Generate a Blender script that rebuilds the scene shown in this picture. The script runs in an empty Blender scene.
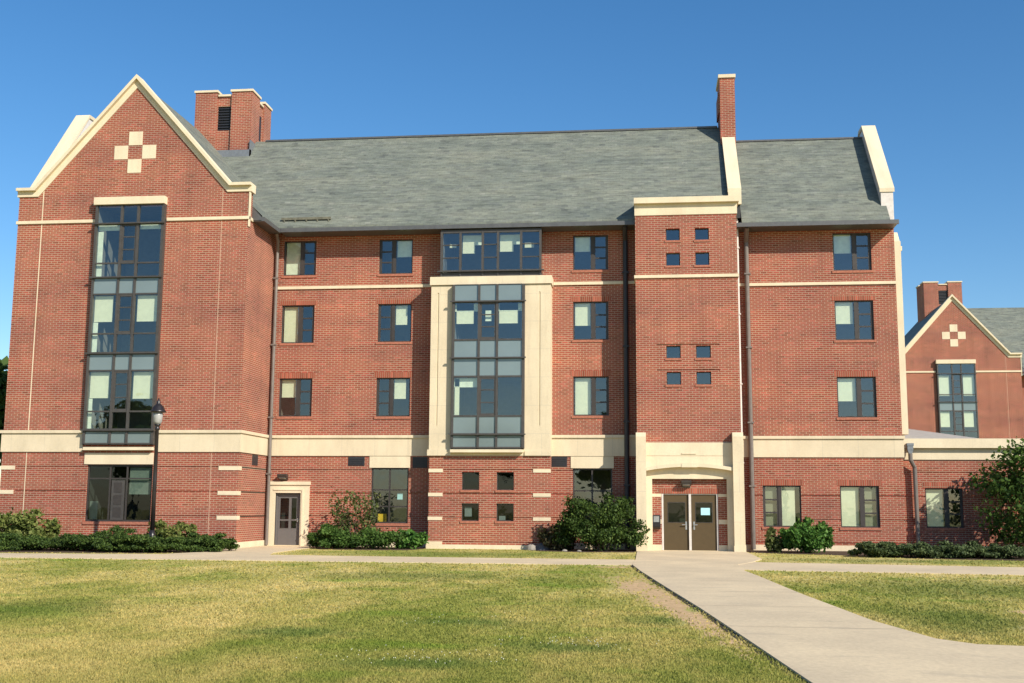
import bpy, math, random
import numpy as np
from mathutils import Matrix, Vector
R = math.radians
scene = bpy.context.scene
col = scene.collection

# ------------------------------------------------------------------ materials
def new_mat(name):
    m = bpy.data.materials.new(name); m.use_nodes = True
    nt = m.node_tree; nt.nodes.clear()
    out = nt.nodes.new('ShaderNodeOutputMaterial')
    b = nt.nodes.new('ShaderNodeBsdfPrincipled')
    nt.links.new(b.outputs[0], out.inputs[0])
    return m, nt, b, out

def N(nt, t, **kw):
    n = nt.nodes.new(t)
    for k, v in kw.items():
        if k in n.inputs.keys(): n.inputs[k].default_value = v
        else: setattr(n, k, v)
    return n

def mix(nt, a, b, fac, blend='MIX'):
    n = nt.nodes.new('ShaderNodeMix'); n.data_type = 'RGBA'; n.blend_type = blend
    for s, v in ((0, fac), (6, a), (7, b)):
        if hasattr(v, 'links'): nt.links.new(v, n.inputs[s])
        elif isinstance(v, (tuple, list)): n.inputs[s].default_value = (*v, 1) if len(v) == 3 else v
        else: n.inputs[s].default_value = v
    return n.outputs[2]

def math_(nt, op, a, b=None):
    n = nt.nodes.new('ShaderNodeMath'); n.operation = op
    for i, v in enumerate((a, b)):
        if v is None: continue
        if hasattr(v, 'links'): nt.links.new(v, n.inputs[i])
        else: n.inputs[i].default_value = v
    return n.outputs[0]

def wall_uv(nt, zs=1.0):
    """u along the wall, v up, from object coordinates and the face normal."""
    tc = N(nt, 'ShaderNodeTexCoord'); ge = N(nt, 'ShaderNodeNewGeometry')
    so = N(nt, 'ShaderNodeSeparateXYZ'); sn = N(nt, 'ShaderNodeSeparateXYZ')
    nt.links.new(tc.outputs['Object'], so.inputs[0]); nt.links.new(ge.outputs['True Normal'], sn.inputs[0])
    ax = math_(nt, 'ABSOLUTE', sn.outputs[0]); ay = math_(nt, 'ABSOLUTE', sn.outputs[1])
    sel = math_(nt, 'GREATER_THAN', ax, ay)
    u = math_(nt, 'ADD', math_(nt, 'MULTIPLY', so.outputs[1], sel),
              math_(nt, 'MULTIPLY', so.outputs[0], math_(nt, 'SUBTRACT', 1.0, sel)))
    v = math_(nt, 'MULTIPLY', so.outputs[2], zs)
    c = N(nt, 'ShaderNodeCombineXYZ')
    nt.links.new(u, c.inputs[0]); nt.links.new(v, c.inputs[1])
    return c.outputs[0], tc

def scaled(nt, vec, s):
    m = N(nt, 'ShaderNodeMapping'); m.inputs['Scale'].default_value = s
    nt.links.new(vec, m.inputs[0]); return m.outputs[0]

def noise(nt, vec, scale, detail=3, rough=.55):
    n = N(nt, 'ShaderNodeTexNoise', Scale=scale, Detail=detail, Roughness=rough)
    nt.links.new(vec, n.inputs['Vector']); return n.outputs['Fac']

def ramp(nt, fac, pts):
    n = N(nt, 'ShaderNodeValToRGB'); e = n.color_ramp.elements
    while len(e) < len(pts): e.new(.5)
    for i, (p, c) in enumerate(pts):
        e[i].position = p; e[i].color = (*c, 1) if isinstance(c, tuple) else (c, c, c, 1)
    nt.links.new(fac, n.inputs[0]); return n.outputs[0]

def brick_mat(name, c1, c2, mortar, bw=.25, rh=.08, off=.5, streak=True):
    m, nt, b, out = new_mat(name)
    uv, tc = wall_uv(nt)
    t = N(nt, 'ShaderNodeTexBrick', offset=off)
    t.inputs['Scale'].default_value = 1; t.inputs['Brick Width'].default_value = bw
    t.inputs['Row Height'].default_value = rh; t.inputs['Mortar Size'].default_value = .011
    t.inputs['Mortar Smooth'].default_value = .15; t.inputs['Bias'].default_value = -.1
    t.inputs['Color1'].default_value = (*c1, 1); t.inputs['Color2'].default_value = (*c2, 1)
    t.inputs['Mortar'].default_value = (*mortar, 1)
    nt.links.new(uv, t.inputs['Vector'])
    cur = t.outputs['Color']
    # odd bricks: pale / burnt ones
    t2 = N(nt, 'ShaderNodeTexBrick', offset=off)
    t2.inputs['Scale'].default_value = 1; t2.inputs['Brick Width'].default_value = bw
    t2.inputs['Row Height'].default_value = rh; t2.inputs['Mortar Size'].default_value = 0
    t2.inputs['Color1'].default_value = (0, 0, 0, 1); t2.inputs['Color2'].default_value = (1, 1, 1, 1)
    nt.links.new(uv, t2.inputs['Vector'])
    bright = ramp(nt, t2.outputs['Color'], [(0, .55), (.14, .80), (.8, 1.08), (1, 1.65)])
    cur = mix(nt, cur, bright, math_(nt, 'SUBTRACT', 1.0, t.outputs['Fac']), 'MULTIPLY')
    if streak:
        st = noise(nt, scaled(nt, uv, (.16, .9, 1)), 1.0, 4, .6)
        cur = mix(nt, cur, ramp(nt, st, [(.28, (.78, .79, .85)), (.5, (1, 1, 1)), (.72, (1.20, 1.15, 1.04))]), .75, 'MULTIPLY')
        st2 = noise(nt, uv, .35, 5, .65)
        cur = mix(nt, cur, ramp(nt, st2, [(.3, (.80, .78, .82)), (.65, (1.12, 1.10, 1.04))]), .85, 'MULTIPLY')
        vs_ = noise(nt, scaled(nt, uv, (2.2, .16, 1)), 1.0, 4, .65)
        cur = mix(nt, cur, ramp(nt, vs_, [(.3, .84), (.5, 1.0), (.75, 1.08)]), .8, 'MULTIPLY')
        ef = noise(nt, scaled(nt, uv, (1.1, .38, 1)), 1.0, 6, .7)
        cur = mix(nt, cur, (.50, .38, .31), ramp(nt, ef, [(.66, 0.0), (.84, .55)]))
    nt.links.new(cur, b.inputs['Base Color'])
    b.inputs['Roughness'].default_value = .88; b.inputs['Specular IOR Level'].default_value = .25
    bp = N(nt, 'ShaderNodeBump', Strength=.5, Distance=.012); bp.invert = True
    nt.links.new(t.outputs['Fac'], bp.inputs['Height']); nt.links.new(bp.outputs[0], b.inputs['Normal'])
    return m

def stone_mat(name, c, joints=True):
    m, nt, b, out = new_mat(name)
    uv, tc = wall_uv(nt)
    n1 = noise(nt, scaled(nt, uv, (1, .45, 1)), 1.3, 5, .6); n2 = noise(nt, tc.outputs['Object'], 22, 3)
    cur = mix(nt, c, ramp(nt, n1, [(.3, (.86, .85, .82)), (.62, (1.05, 1.04, 1.02))]), .8, 'MULTIPLY')
    cur = mix(nt, cur, ramp(nt, n2, [(.3, .93), (.7, 1.05)]), .7, 'MULTIPLY')
    n3 = noise(nt, scaled(nt, uv, (3.2, .22, 1)), 1.0, 5, .7)
    cur = mix(nt, cur, (.36, .31, .23), ramp(nt, n3, [(.55, 0.0), (.80, .34)]))
    if joints:
        t = N(nt, 'ShaderNodeTexBrick', offset=.5)
        for k, v in (('Scale', 1), ('Brick Width', 1.37), ('Row Height', 1.12), ('Mortar Size', .008)): t.inputs[k].default_value = v
        nt.links.new(uv, t.inputs['Vector'])
        cur = mix(nt, cur, (.42, .38, .3), math_(nt, 'MULTIPLY', t.outputs['Fac'], .55))
    nt.links.new(cur, b.inputs['Base Color'])
    b.inputs['Roughness'].default_value = .85; b.inputs['Specular IOR Level'].default_value = .25
    bp = N(nt, 'ShaderNodeBump', Strength=.25, Distance=.01)
    nt.links.new(n2, bp.inputs['Height']); nt.links.new(bp.outputs[0], b.inputs['Normal'])
    return m

def plain(name, c, rough=.6, metal=0, var=.12, spec=.5, scale=6):
    m, nt, b, out = new_mat(name)
    tc = N(nt, 'ShaderNodeTexCoord')
    n = noise(nt, tc.outputs['Object'], scale, 4)
    cur = mix(nt, c, ramp(nt, n, [(.3, 1 - var), (.7, 1 + var)]), 1.0, 'MULTIPLY')
    nt.links.new(cur, b.inputs['Base Color'])
    b.inputs['Roughness'].default_value = rough; b.inputs['Metallic'].default_value = metal
    b.inputs['Specular IOR Level'].default_value = spec
    return m

def slate_mat(name):
    m, nt, b, out = new_mat(name)
    uv, tc = wall_uv(nt, 1.32)
    t = N(nt, 'ShaderNodeTexBrick', offset=.5)
    for k, v in (('Scale', 1), ('Brick Width', .26), ('Row Height', .15), ('Mortar Size', .006), ('Bias', 0)): t.inputs[k].default_value = v
    t.inputs['Color1'].default_value = (0, 0, 0, 1); t.inputs['Color2'].default_value = (1, 1, 1, 1); t.inputs['Mortar'].default_value = (.35, .35, .35, 1)
    nt.links.new(uv, t.inputs['Vector'])
    cur = ramp(nt, t.outputs['Color'], [(0, (.118, .127, .115)), (.06, (.150, .160, .142)), (.5, (.158, .171, .145)), (.94, (.169, .181, .152)), (1, (.19, .197, .172))])
    n1 = noise(nt, scaled(nt, uv, (.3, 1.1, 1)), 1.0, 5, .62)
    cur = mix(nt, cur, ramp(nt, n1, [(.28, (.70, .75, .77)), (.5, (.98, 1, .97)), (.72, (1.18, 1.14, 1.05))]), .9, 'MULTIPLY')
    n3 = noise(nt, scaled(nt, uv, (1.1, 6, 1)), 1.0, 5, .65)
    cur = mix(nt, cur, ramp(nt, n3, [(.28, .58), (.5, 1.0), (.72, 1.32)]), .9, 'MULTIPLY')
    n4 = noise(nt, scaled(nt, uv, (3.5, 9, 1)), 1.0, 3, .7)
    cur = mix(nt, cur, ramp(nt, n4, [(.30, .55), (.44, 1.0), (.75, 1.14)]), .8, 'MULTIPLY')
    cur = mix(nt, cur, (.07, .08, .075), math_(nt, 'MULTIPLY', t.outputs['Fac'], .4))
    nt.links.new(cur, b.inputs['Base Color'])
    b.inputs['Roughness'].default_value = .7; b.inputs['Specular IOR Level'].default_value = .3
    # courses lap like a saw-tooth
    sx = N(nt, 'ShaderNodeSeparateXYZ'); nt.links.new(uv, sx.inputs[0])
    saw = math_(nt, 'FRACT', math_(nt, 'DIVIDE', sx.outputs[1], .15))
    h = math_(nt, 'ADD', math_(nt, 'MULTIPLY', saw, -1.0), math_(nt, 'MULTIPLY', t.outputs['Color'], .35))
    bp = N(nt, 'ShaderNodeBump', Strength=.45, Distance=.012)
    nt.links.new(h, bp.inputs['Height']); nt.links.new(bp.outputs[0], b.inputs['Normal'])
    return m

def glass_mat(name, tint=(.86, .92, .86), base=.14):
    m, nt, b, out = new_mat(name); nt.nodes.remove(b)
    tr = N(nt, 'ShaderNodeBsdfTransparent'); tr.inputs[0].default_value = (*tint, 1)
    gl = N(nt, 'ShaderNodeBsdfGlossy'); gl.inputs['Roughness'].default_value = .015; gl.inputs[0].default_value = (.92, .97, 1, 1)
    tc = N(nt, 'ShaderNodeTexCoord')
    n = noise(nt, tc.outputs['Object'], 1.6, 2)
    bp = N(nt, 'ShaderNodeBump', Strength=.05, Distance=.05)
    nt.links.new(n, bp.inputs['Height']); nt.links.new(bp.outputs[0], gl.inputs['Normal'])
    lw = N(nt, 'ShaderNodeLayerWeight', Blend=.5)
    f = math_(nt, 'ADD', math_(nt, 'MULTIPLY', math_(nt, 'POWER', lw.outputs['Facing'], 5.0), .85), base)
    mx = N(nt, 'ShaderNodeMixShader')
    nt.links.new(f, mx.inputs[0]); nt.links.new(tr.outputs[0], mx.inputs[1]); nt.links.new(gl.outputs[0], mx.inputs[2])
    nt.links.new(mx.outputs[0], out.inputs[0])
    return m

def leaf_mat(name, c1, c2, c3, trans=.35):
    m, nt, b, out = new_mat(name)
    ge = N(nt, 'ShaderNodeNewGeometry')
    cur = ramp(nt, ge.outputs['Random Per Island'], [(0, c1), (.55, c2), (1, c3)])
    nt.links.new(cur, b.inputs['Base Color'])
    b.inputs['Roughness'].default_value = .6; b.inputs['Specular IOR Level'].default_value = .18
    tl = N(nt, 'ShaderNodeBsdfTranslucent'); nt.links.new(cur, tl.inputs[0])
    mx = N(nt, 'ShaderNodeMixShader'); mx.inputs[0].default_value = trans
    nt.links.new(b.outputs[0], mx.inputs[1]); nt.links.new(tl.outputs[0], mx.inputs[2])
    nt.links.new(mx.outputs[0], out.inputs[0])
    return m

DIRT = [(-.25,-21.0,.5,2.4), (-.9,-13.2,.8,.5), (2.8,-12.1,.45,1.0), (6.2,-26.0,.4,.5), (5.4,-29.2,.4,.7)]
CLOVER = [(-2.5,-33.7,1.1,.55), (-1.0,-32.0,.95,.7), (-2.5,-29.3,1.1,.8), (-4.6,-31.0,1.2,.7), (.2,-28.4,.6,1.0)]
GREEN = [(7.0,-20.5,4.2,4.2), (4.6,-27.5,1.6,3.2), (-6.5,-6,7,3.2), (8,-7.5,6,2.2), (-9.6,-28.3,1.6,2.2), (-5.5,-18.5,3.5,2.2)]
def lawn_colour(nt, vec):
    """dry straw / green patches shared by the ground sheet and the blades"""
    v2 = scaled(nt, vec, (1, 1, 0))
    big = noise(nt, scaled(nt, v2, (.17, .075, 1)), 1.0, 5, .62)
    mid = noise(nt, scaled(nt, v2, (.75, .36, 1)), 1.0, 5, .65)
    f = math_(nt, 'ADD', math_(nt, 'MULTIPLY', big, .65), math_(nt, 'MULTIPLY', mid, .35))
    cur = ramp(nt, f, [(.345, (.20, .235, .046)), (.42, (.30, .31, .076)), (.495, (.46, .40, .135)), (.575, (.60, .49, .205))])
    lush = noise(nt, scaled(nt, v2, (.16, .3, 1)), 1.7, 3)
    cur = mix(nt, cur, (.20, .30, .036), ramp(nt, lush, [(.56, 0.0), (.72, .75)]))
    # worn earth beside the path and dark clover drifts, each an irregular spot of its own
    s = N(nt, 'ShaderNodeSeparateXYZ'); nt.links.new(vec, s.inputs[0])
    pn = noise(nt, scaled(nt, v2, (1.6, .8, 1)), 1.0, 5, .7)
    def spots(lst):
        best = None
        for cx, cy, rx, ry in lst:
            dx = math_(nt, 'DIVIDE', math_(nt, 'SUBTRACT', s.outputs[0], cx), rx); dy = math_(nt, 'DIVIDE', math_(nt, 'SUBTRACT', s.outputs[1], cy), ry)
            d = math_(nt, 'SQRT', math_(nt, 'ADD', math_(nt, 'MULTIPLY', dx, dx), math_(nt, 'MULTIPLY', dy, dy)))
            best = d if best is None else math_(nt, 'MINIMUM', best, d)
        return math_(nt, 'ADD', best, math_(nt, 'MULTIPLY', math_(nt, 'SUBTRACT', pn, .5), 1.7))
    cur = mix(nt, cur, (.165, .205, .048), ramp(nt, spots(GREEN), [(.2, .72), (1.15, 0.0)]))
    cur = mix(nt, cur, (.135, .20, .045), ramp(nt, spots(CLOVER), [(.25, .75), (1.2, 0.0)]))
    # the worn band that follows the path's left edge and narrows towards the viewer
    w = math_(nt, 'ADD', math_(nt, 'MULTIPLY', s.outputs[1], .048), 2.05)
    t = math_(nt, 'DIVIDE', math_(nt, 'SUBTRACT', math_(nt, 'ADD', math_(nt, 'MULTIPLY', s.outputs[1], -.094), -1.62), s.outputs[0]), w)
    band = math_(nt, 'MAXIMUM', math_(nt, 'MULTIPLY', math_(nt, 'ABSOLUTE', math_(nt, 'SUBTRACT', t, .5)), 1.7),
                 math_(nt, 'DIVIDE', math_(nt, 'ABSOLUTE', math_(nt, 'ADD', s.outputs[1], 26.0)), 10.0))
    rag = noise(nt, scaled(nt, v2, (2.6, 1.1, 1)), 1.0, 6, .75)
    band = math_(nt, 'ADD', band, math_(nt, 'MULTIPLY', math_(nt, 'SUBTRACT', rag, .46), 3.4))
    dm = ramp(nt, math_(nt, 'MINIMUM', spots(DIRT), band), [(.55, 1.0), (1.1, 0.0)])
    return cur, dm

def ground_mat():
    m, nt, b, out = new_mat('lawn turf')
    tc = N(nt, 'ShaderNodeTexCoord')
    cur, dm = lawn_colour(nt, tc.outputs['Object'])
    f = noise(nt, scaled(nt, tc.outputs['Object'], (9, 5, 1)), 1.0, 5, .7)
    cur = mix(nt, cur, ramp(nt, f, [(.3, (.62, .66, .6)), (.5, (.95, .97, .95)), (.7, (1.3, 1.25, 1.15))]), .9, 'MULTIPLY')
    f2 = noise(nt, scaled(nt, tc.outputs['Object'], (40, 22, 1)), 1.0, 3, .7)
    cur = mix(nt, cur, ramp(nt, f2, [(.3, .7), (.7, 1.25)]), .8, 'MULTIPLY')
    dirt = mix(nt, (.56, .385, .21), ramp(nt, f, [(.3, .75), (.7, 1.2)]), 1.0, 'MULTIPLY')
    cur = mix(nt, cur, dirt, dm)
    nt.links.new(cur, b.inputs['Base Color']); b.inputs['Roughness'].default_value = .95
    b.inputs['Specular IOR Level'].default_value = .1
    bp = N(nt, 'ShaderNodeBump', Strength=.6, Distance=.03)
    nt.links.new(f2, bp.inputs['Height']); nt.links.new(bp.outputs[0], b.inputs['Normal'])
    return m

def blade_mat():
    m, nt, b, out = new_mat('grass blades')
    tc = N(nt, 'ShaderNodeTexCoord'); ge = N(nt, 'ShaderNodeNewGeometry')
    cur, dm = lawn_colour(nt, tc.outputs['Object'])
    cur = mix(nt, cur, ramp(nt, ge.outputs['Random Per Island'], [(0, (.84, .90, .8)), (.5, (1.08, 1.08, 1.02)), (.85, (1.22, 1.2, 1.1)), (1, (1.5, 1.38, 1.3))]), 1.0, 'MULTIPLY')
    nt.links.new(cur, b.inputs['Base Color']); b.inputs['Roughness'].default_value = .7; b.inputs['Specular IOR Level'].default_value = .2
    tl = N(nt, 'ShaderNodeBsdfTranslucent'); nt.links.new(cur, tl.inputs[0])
    mx = N(nt, 'ShaderNodeMixShader'); mx.inputs[0].default_value = .5
    nt.links.new(b.outputs[0], mx.inputs[1]); nt.links.new(tl.outputs[0], mx.inputs[2])
    nt.links.new(mx.outputs[0], out.inputs[0])
    return m

def concrete_mat():
    m, nt, b, out = new_mat('concrete paving')
    tc = N(nt, 'ShaderNodeTexCoord'); o = tc.outputs['Object']
    n1 = noise(nt, scaled(nt, o, (.5, .35, 1)), 1.0, 6, .65); n2 = noise(nt, scaled(nt, o, (14, 9, 1)), 1.0, 4, .7)
    cur = mix(nt, (.63, .515, .345), ramp(nt, n1, [(.3, (.82, .82, .83)), (.65, (1.08, 1.07, 1.04))]), .9, 'MULTIPLY')
    cur = mix(nt, cur, ramp(nt, n2, [(.3, .86), (.7, 1.1)]), .8, 'MULTIPLY')
    st = noise(nt, scaled(nt, o, (.9, 2.2, 1)), 1.0, 3, .5)
    cur = mix(nt, cur, (.26, .23, .19), ramp(nt, st, [(.58, 0.0), (.78, .40)]))
    nt.links.new(cur, b.inputs['Base Color']); b.inputs['Roughness'].default_value = .9; b.inputs['Specular IOR Level'].default_value = .2
    bp = N(nt, 'ShaderNodeBump', Strength=.25, Distance=.01)
    nt.links.new(n2, bp.inputs['Height']); nt.links.new(bp.outputs[0], b.inputs['Normal'])
    return m

M = {}
M['brick'] = brick_mat('red brick', (.358, .099, .058), (.212, .051, .036), (.42, .30, .215))
M['sill'] = plain('rowlock brick', (.36, .14, .09), .85, 0, .25, .2, 20)
M['soldier'] = brick_mat('red soldier brick', (.33, .085, .05), (.25, .064, .04), (.32, .2, .13), bw=.085, rh=.42, off=0, streak=False)
M['stone'] = stone_mat('cast stone', (.66, .56, .40))
M['stone2'] = stone_mat('cast stone trim', (.69, .59, .425), joints=False)
M['slate'] = slate_mat('grey green slate')
M['gutter'] = plain('grey gutter metal', (.115, .115, .115), .45, .3)
M['lead'] = plain('lead flashing', (.20, .215, .23), .45, .3)
M['frame'] = plain('dark bronze window metal', (.042, .035, .031), .5, .0, .15)
M['mullion'] = plain('bronze mullion metal', (.060, .054, .049), .5, .0, .15)
M['pipe'] = plain('taupe downpipe', (.165, .14, .122), .5, .1)
M['pipe_dark'] = plain('dark grey downpipe', (.03, .03, .034), .5, .1)
M['white'] = plain('white painted metal', (.62, .57, .52), .5)
M['glass'] = glass_mat('window glass')
M['glass_dark'] = glass_mat('dark window glass', (.36, .42, .40), .05)
M['spandrel'] = plain('grey blue spandrel glass', (.17, .215, .215), .07, 0, .06, .9, 1)
M['blind'] = plain('cream roller blind', (.70, .69, .53), .8, 0, .05)
M['curtain'] = plain('pale curtain cloth', (.70, .74, .62), .85, 0, .1)
M['shade'] = plain('olive grey blind', (.22, .225, .165), .85, 0, .08)
M['room'] = plain('room paint', (.16, .155, .14), .9)
M['louvre'] = plain('dark louvre', (.022, .022, .026), .5)
M['door_grey'] = plain('grey door paint', (.125, .115, .110), .5, 0, .05)
M['door_brown'] = plain('brown door paint', (.088, .062, .031), .6, 0, .05, .2)
M['black'] = plain('black enamel', (.018, .015, .016), .35)
M['steel'] = plain('brushed steel', (.5, .5, .48), .35, .8)
M['lamp_glass'] = plain('frosted lamp glass', (.34, .34, .33), .3)
M['paper'] = plain('pale paper', (.40, .68, .74), .8, 0, .03)
M['paper_white'] = plain('white paper', (.85, .86, .84), .8, 0, .03)
M['yellow'] = plain('yellow card', (.75, .48, .04), .7)
M['ground'] = ground_mat()
M['blade'] = blade_mat()
M['concrete'] = concrete_mat()
M['mulch'] = plain('bark mulch', (.085, .060, .042), .95, 0, .5, .1, 14)
M['soil'] = plain('dark soil', (.06, .05, .035), .95, 0, .4, .1, 10)
M['membrane'] = plain('pale roof membrane', (.33, .31, .28), .8, 0, .1)
M['weathered'] = plain('weathered green brown metal', (.13, .125, .09), .8, 0, .3)
M['faint'] = plain('aged joint sealant', (.47, .29, .20), .9, 0, .2)
M['joint'] = plain('path joint', (.36, .30, .21), .95, 0, .3)
M['rock'] = plain('grey field stone', (.10, .10, .11), .85, 0, .3, .3, 5)
M['rock_pale'] = plain('pale field stone', (.27, .245, .21), .85, 0, .2, .3, 5)
M['bark'] = plain('grey bark', (.11, .085, .065), .9, 0, .3, .2, 9)
M['yew'] = leaf_mat('yew needles', (.022, .044, .010), (.055, .098, .020), (.11, .165, .035), .3)
M['light'] = leaf_mat('yellow green leaves', (.075, .105, .022), (.15, .19, .045), (.25, .27, .08))
M['box'] = leaf_mat('fresh green leaves', (.035, .075, .015), (.075, .145, .028), (.14, .23, .05))
M['bright'] = leaf_mat('bright green leaves', (.035, .09, .018), (.075, .18, .03), (.16, .29, .06))
M['olive'] = leaf_mat('olive leaves', (.045, .065, .018), (.095, .125, .035), (.18, .20, .07))
M['rhodo'] = leaf_mat('bronze green leaves', (.03, .035, .016), (.07, .07, .03), (.15, .10, .06))
M['juniper'] = leaf_mat('juniper sprays', (.038, .060, .022), (.082, .118, .042), (.14, .18, .07), .3)
M['tree'] = leaf_mat('tree leaves', (.030, .066, .014), (.075, .145, .028), (.15, .24, .05), .45)
M['far_tree'] = leaf_mat('far tree leaves', (.045, .085, .022), (.09, .155, .036), (.15, .22, .055), .5)
M['clover'] = plain('white clover heads', (.62, .62, .50), .8)

# ------------------------------------------------------------------ mesh helpers
class MB:
    def __init__(s): s.v = []; s.f = []; s.m = []
    def quad(s, a, b, c, d, m=0):
        n = len(s.v); s.v += [a, b, c, d]; s.f.append((n, n+1, n+2, n+3)); s.m.append(m)
    def poly(s, pts, m=0):
        n = len(s.v); s.v += list(pts); s.f.append(tuple(range(n, n+len(pts)))); s.m.append(m)
    def box(s, x0, x1, y0, y1, z0, z1, m=0):
        n = len(s.v)
        s.v += [(x0,y0,z0),(x1,y0,z0),(x1,y1,z0),(x0,y1,z0),(x0,y0,z1),(x1,y0,z1),(x1,y1,z1),(x0,y1,z1)]
        for f in ((0,3,2,1),(4,5,6,7),(0,1,5,4),(1,2,6,5),(2,3,7,6),(3,0,4,7)):
            s.f.append(tuple(n+i for i in f)); s.m.append(m)
    def prism(s, pts, a0, a1, axis='x', m=0):
        """2D outline extruded along an axis. axis x: pts are (y,z); axis y: pts are (x,z)."""
        def P(p, a): return (a, p[0], p[1]) if axis == 'x' else (p[0], a, p[1])
        k = len(pts); n = len(s.v)
        s.v += [P(p, a0) for p in pts] + [P(p, a1) for p in pts]
        s.f.append(tuple(range(n, n+k))); s.m.append(m)
        s.f.append(tuple(range(n+2*k-1, n+k-1, -1))); s.m.append(m)
        for i in range(k):
            j = (i+1) % k
            s.f.append((n+j, n+i, n+k+i, n+k+j)); s.m.append(m)
    def wall(s, x0, x1, z0, z1, Y, holes=(), m=0):
        """sheet facing -Y with real openings; a hole is (x0,x1,z0,z1,depth,backed)"""
        xs = sorted({x0, x1, *[c for h in holes for c in h[:2] if x0 < c < x1]})
        zs = sorted({z0, z1, *[c for h in holes for c in h[2:4] if z0 < c < z1]})
        for i in range(len(xs)-1):
            for j in range(len(zs)-1):
                cx = (xs[i]+xs[i+1])/2; cz = (zs[j]+zs[j+1])/2
                if any(h[0] < cx < h[1] and h[2] < cz < h[3] for h in holes): continue
                s.quad((xs[i],Y,zs[j]),(xs[i+1],Y,zs[j]),(xs[i+1],Y,zs[j+1]),(xs[i],Y,zs[j+1]), m)
        for a, b, c, d, dep, back in holes:
            e = Y+dep
            s.quad((a,Y,c),(a,e,c),(b,e,c),(b,Y,c), m); s.quad((a,Y,d),(b,Y,d),(b,e,d),(a,e,d), m)
            s.quad((a,Y,c),(a,Y,d),(a,e,d),(a,e,c), m); s.quad((b,Y,c),(b,e,c),(b,e,d),(b,Y,d), m)
            if back: s.quad((a,e,c),(b,e,c),(b,e,d),(a,e,d), m)
    def tube(s, pts, rad, k=10, m=0, caps=True):
        rad = rad if isinstance(rad, (list, tuple)) else [rad]*len(pts)
        pts = [Vector(p) for p in pts]; n = len(s.v)
        for i, p in enumerate(pts):
            d = (pts[min(i+1, len(pts)-1)] - pts[max(i-1, 0)]).normalized()
            u = d.cross(Vector((0, 1, 0)) if abs(d.y) < .9 else Vector((1, 0, 0))).normalized(); w = d.cross(u)
            for j in range(k):
                t = 2*math.pi*j/k; s.v.append(tuple(p + (u*math.cos(t) + w*math.sin(t))*rad[i]))
        for i in range(len(pts)-1):
            for j in range(k):
                a = n+i*k+j; b = n+i*k+(j+1) % k
                s.f.append((a, b, b+k, a+k)); s.m.append(m)
        if caps:
            s.f.append(tuple(n+j for j in range(k-1, -1, -1))); s.m.append(m)
            s.f.append(tuple(n+(len(pts)-1)*k+j for j in range(k))); s.m.append(m)
    def lathe(s, prof, c=(0,0,0), k=16, m=0):
        s.tube([(c[0], c[1], c[2]+z) for r, z in prof], [max(r, .002) for r, z in prof], k, m)

def link(o, parent):
    col.objects.link(o)
    if parent is not None: o.parent = parent
    return o

def obj(name, mb, mats, parent=None, smooth=False, bevel=0):
    me = bpy.data.meshes.new(name); me.from_pydata(mb.v, [], mb.f)
    for mt in (mats if isinstance(mats, (list, tuple)) else [mats]): me.materials.append(mt)
    me.polygons.foreach_set('material_index', mb.m)
    if smooth: me.polygons.foreach_set('use_smooth', [True]*len(mb.f))
    me.update()
    o = link(bpy.data.objects.new(name, me), parent)
    if bevel:
        bv = o.modifiers.new('bevel', 'BEVEL'); bv.width = bevel; bv.segments = 2; bv.limit_method = 'ANGLE'
    return o

def tag(o, label=None, cat=None, group=None, kind=None):
    if label: o['label'] = label
    if cat: o['category'] = cat
    if group: o['group'] = group
    if kind: o['kind'] = kind
    return o

def empty(name, loc, label, cat, group=None):
    o = bpy.data.objects.new(name, None); o.location = loc; o.empty_display_size = .3
    link(o, None); return tag(o, label, cat, group)

def boxes(name, mat, parent, *bs):
    comps = []
    for q in bs:
        hit = [c for c in comps if any(all(q[k] < o[k+1]+.012 and o[k] < q[k+1]+.012 for k in (0, 2, 4)) for o in c)]
        comps = [c for c in comps if c not in hit] + [[q] + [o for c in hit for o in c]]
    first = None
    for c in comps:
        b = MB()
        for q in c: b.box(*q)
        o = obj(name, b, mat, parent); first = first or o
    return first

# ------------------------------------------------------------------ windows
def room(parent, x0, x1, z0, z1, Y, deep=2.2, g=.25):
    b = MB(); a, c, lo, hi, y0, y1 = x0-g, x1+g, z0-.12, z1+.08, Y, Y+deep
    b.quad((a,y1,lo),(c,y1,lo),(c,y1,hi),(a,y1,hi)); b.quad((a,y0,lo),(a,y0,hi),(a,y1,hi),(a,y1,lo))
    b.quad((c,y0,lo),(c,y1,lo),(c,y1,hi),(c,y0,hi)); b.quad((a,y0,lo),(c,y0,lo),(c,y1,lo),(a,y1,lo))
    b.quad((a,y0,hi),(a,y1,hi),(c,y1,hi),(c,y0,hi))
    obj('interior', b, M['room'], parent)

def blind(parent, x0, x1, z0, z1, Y, mat='blind'):
    b = MB(); b.box(x0, x1, Y, Y+.012, z0, z1); b.box(x0, x1, Y-.008, Y+.02, z0-.03, z0)
    obj('blind', b, M[mat], parent)

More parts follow.
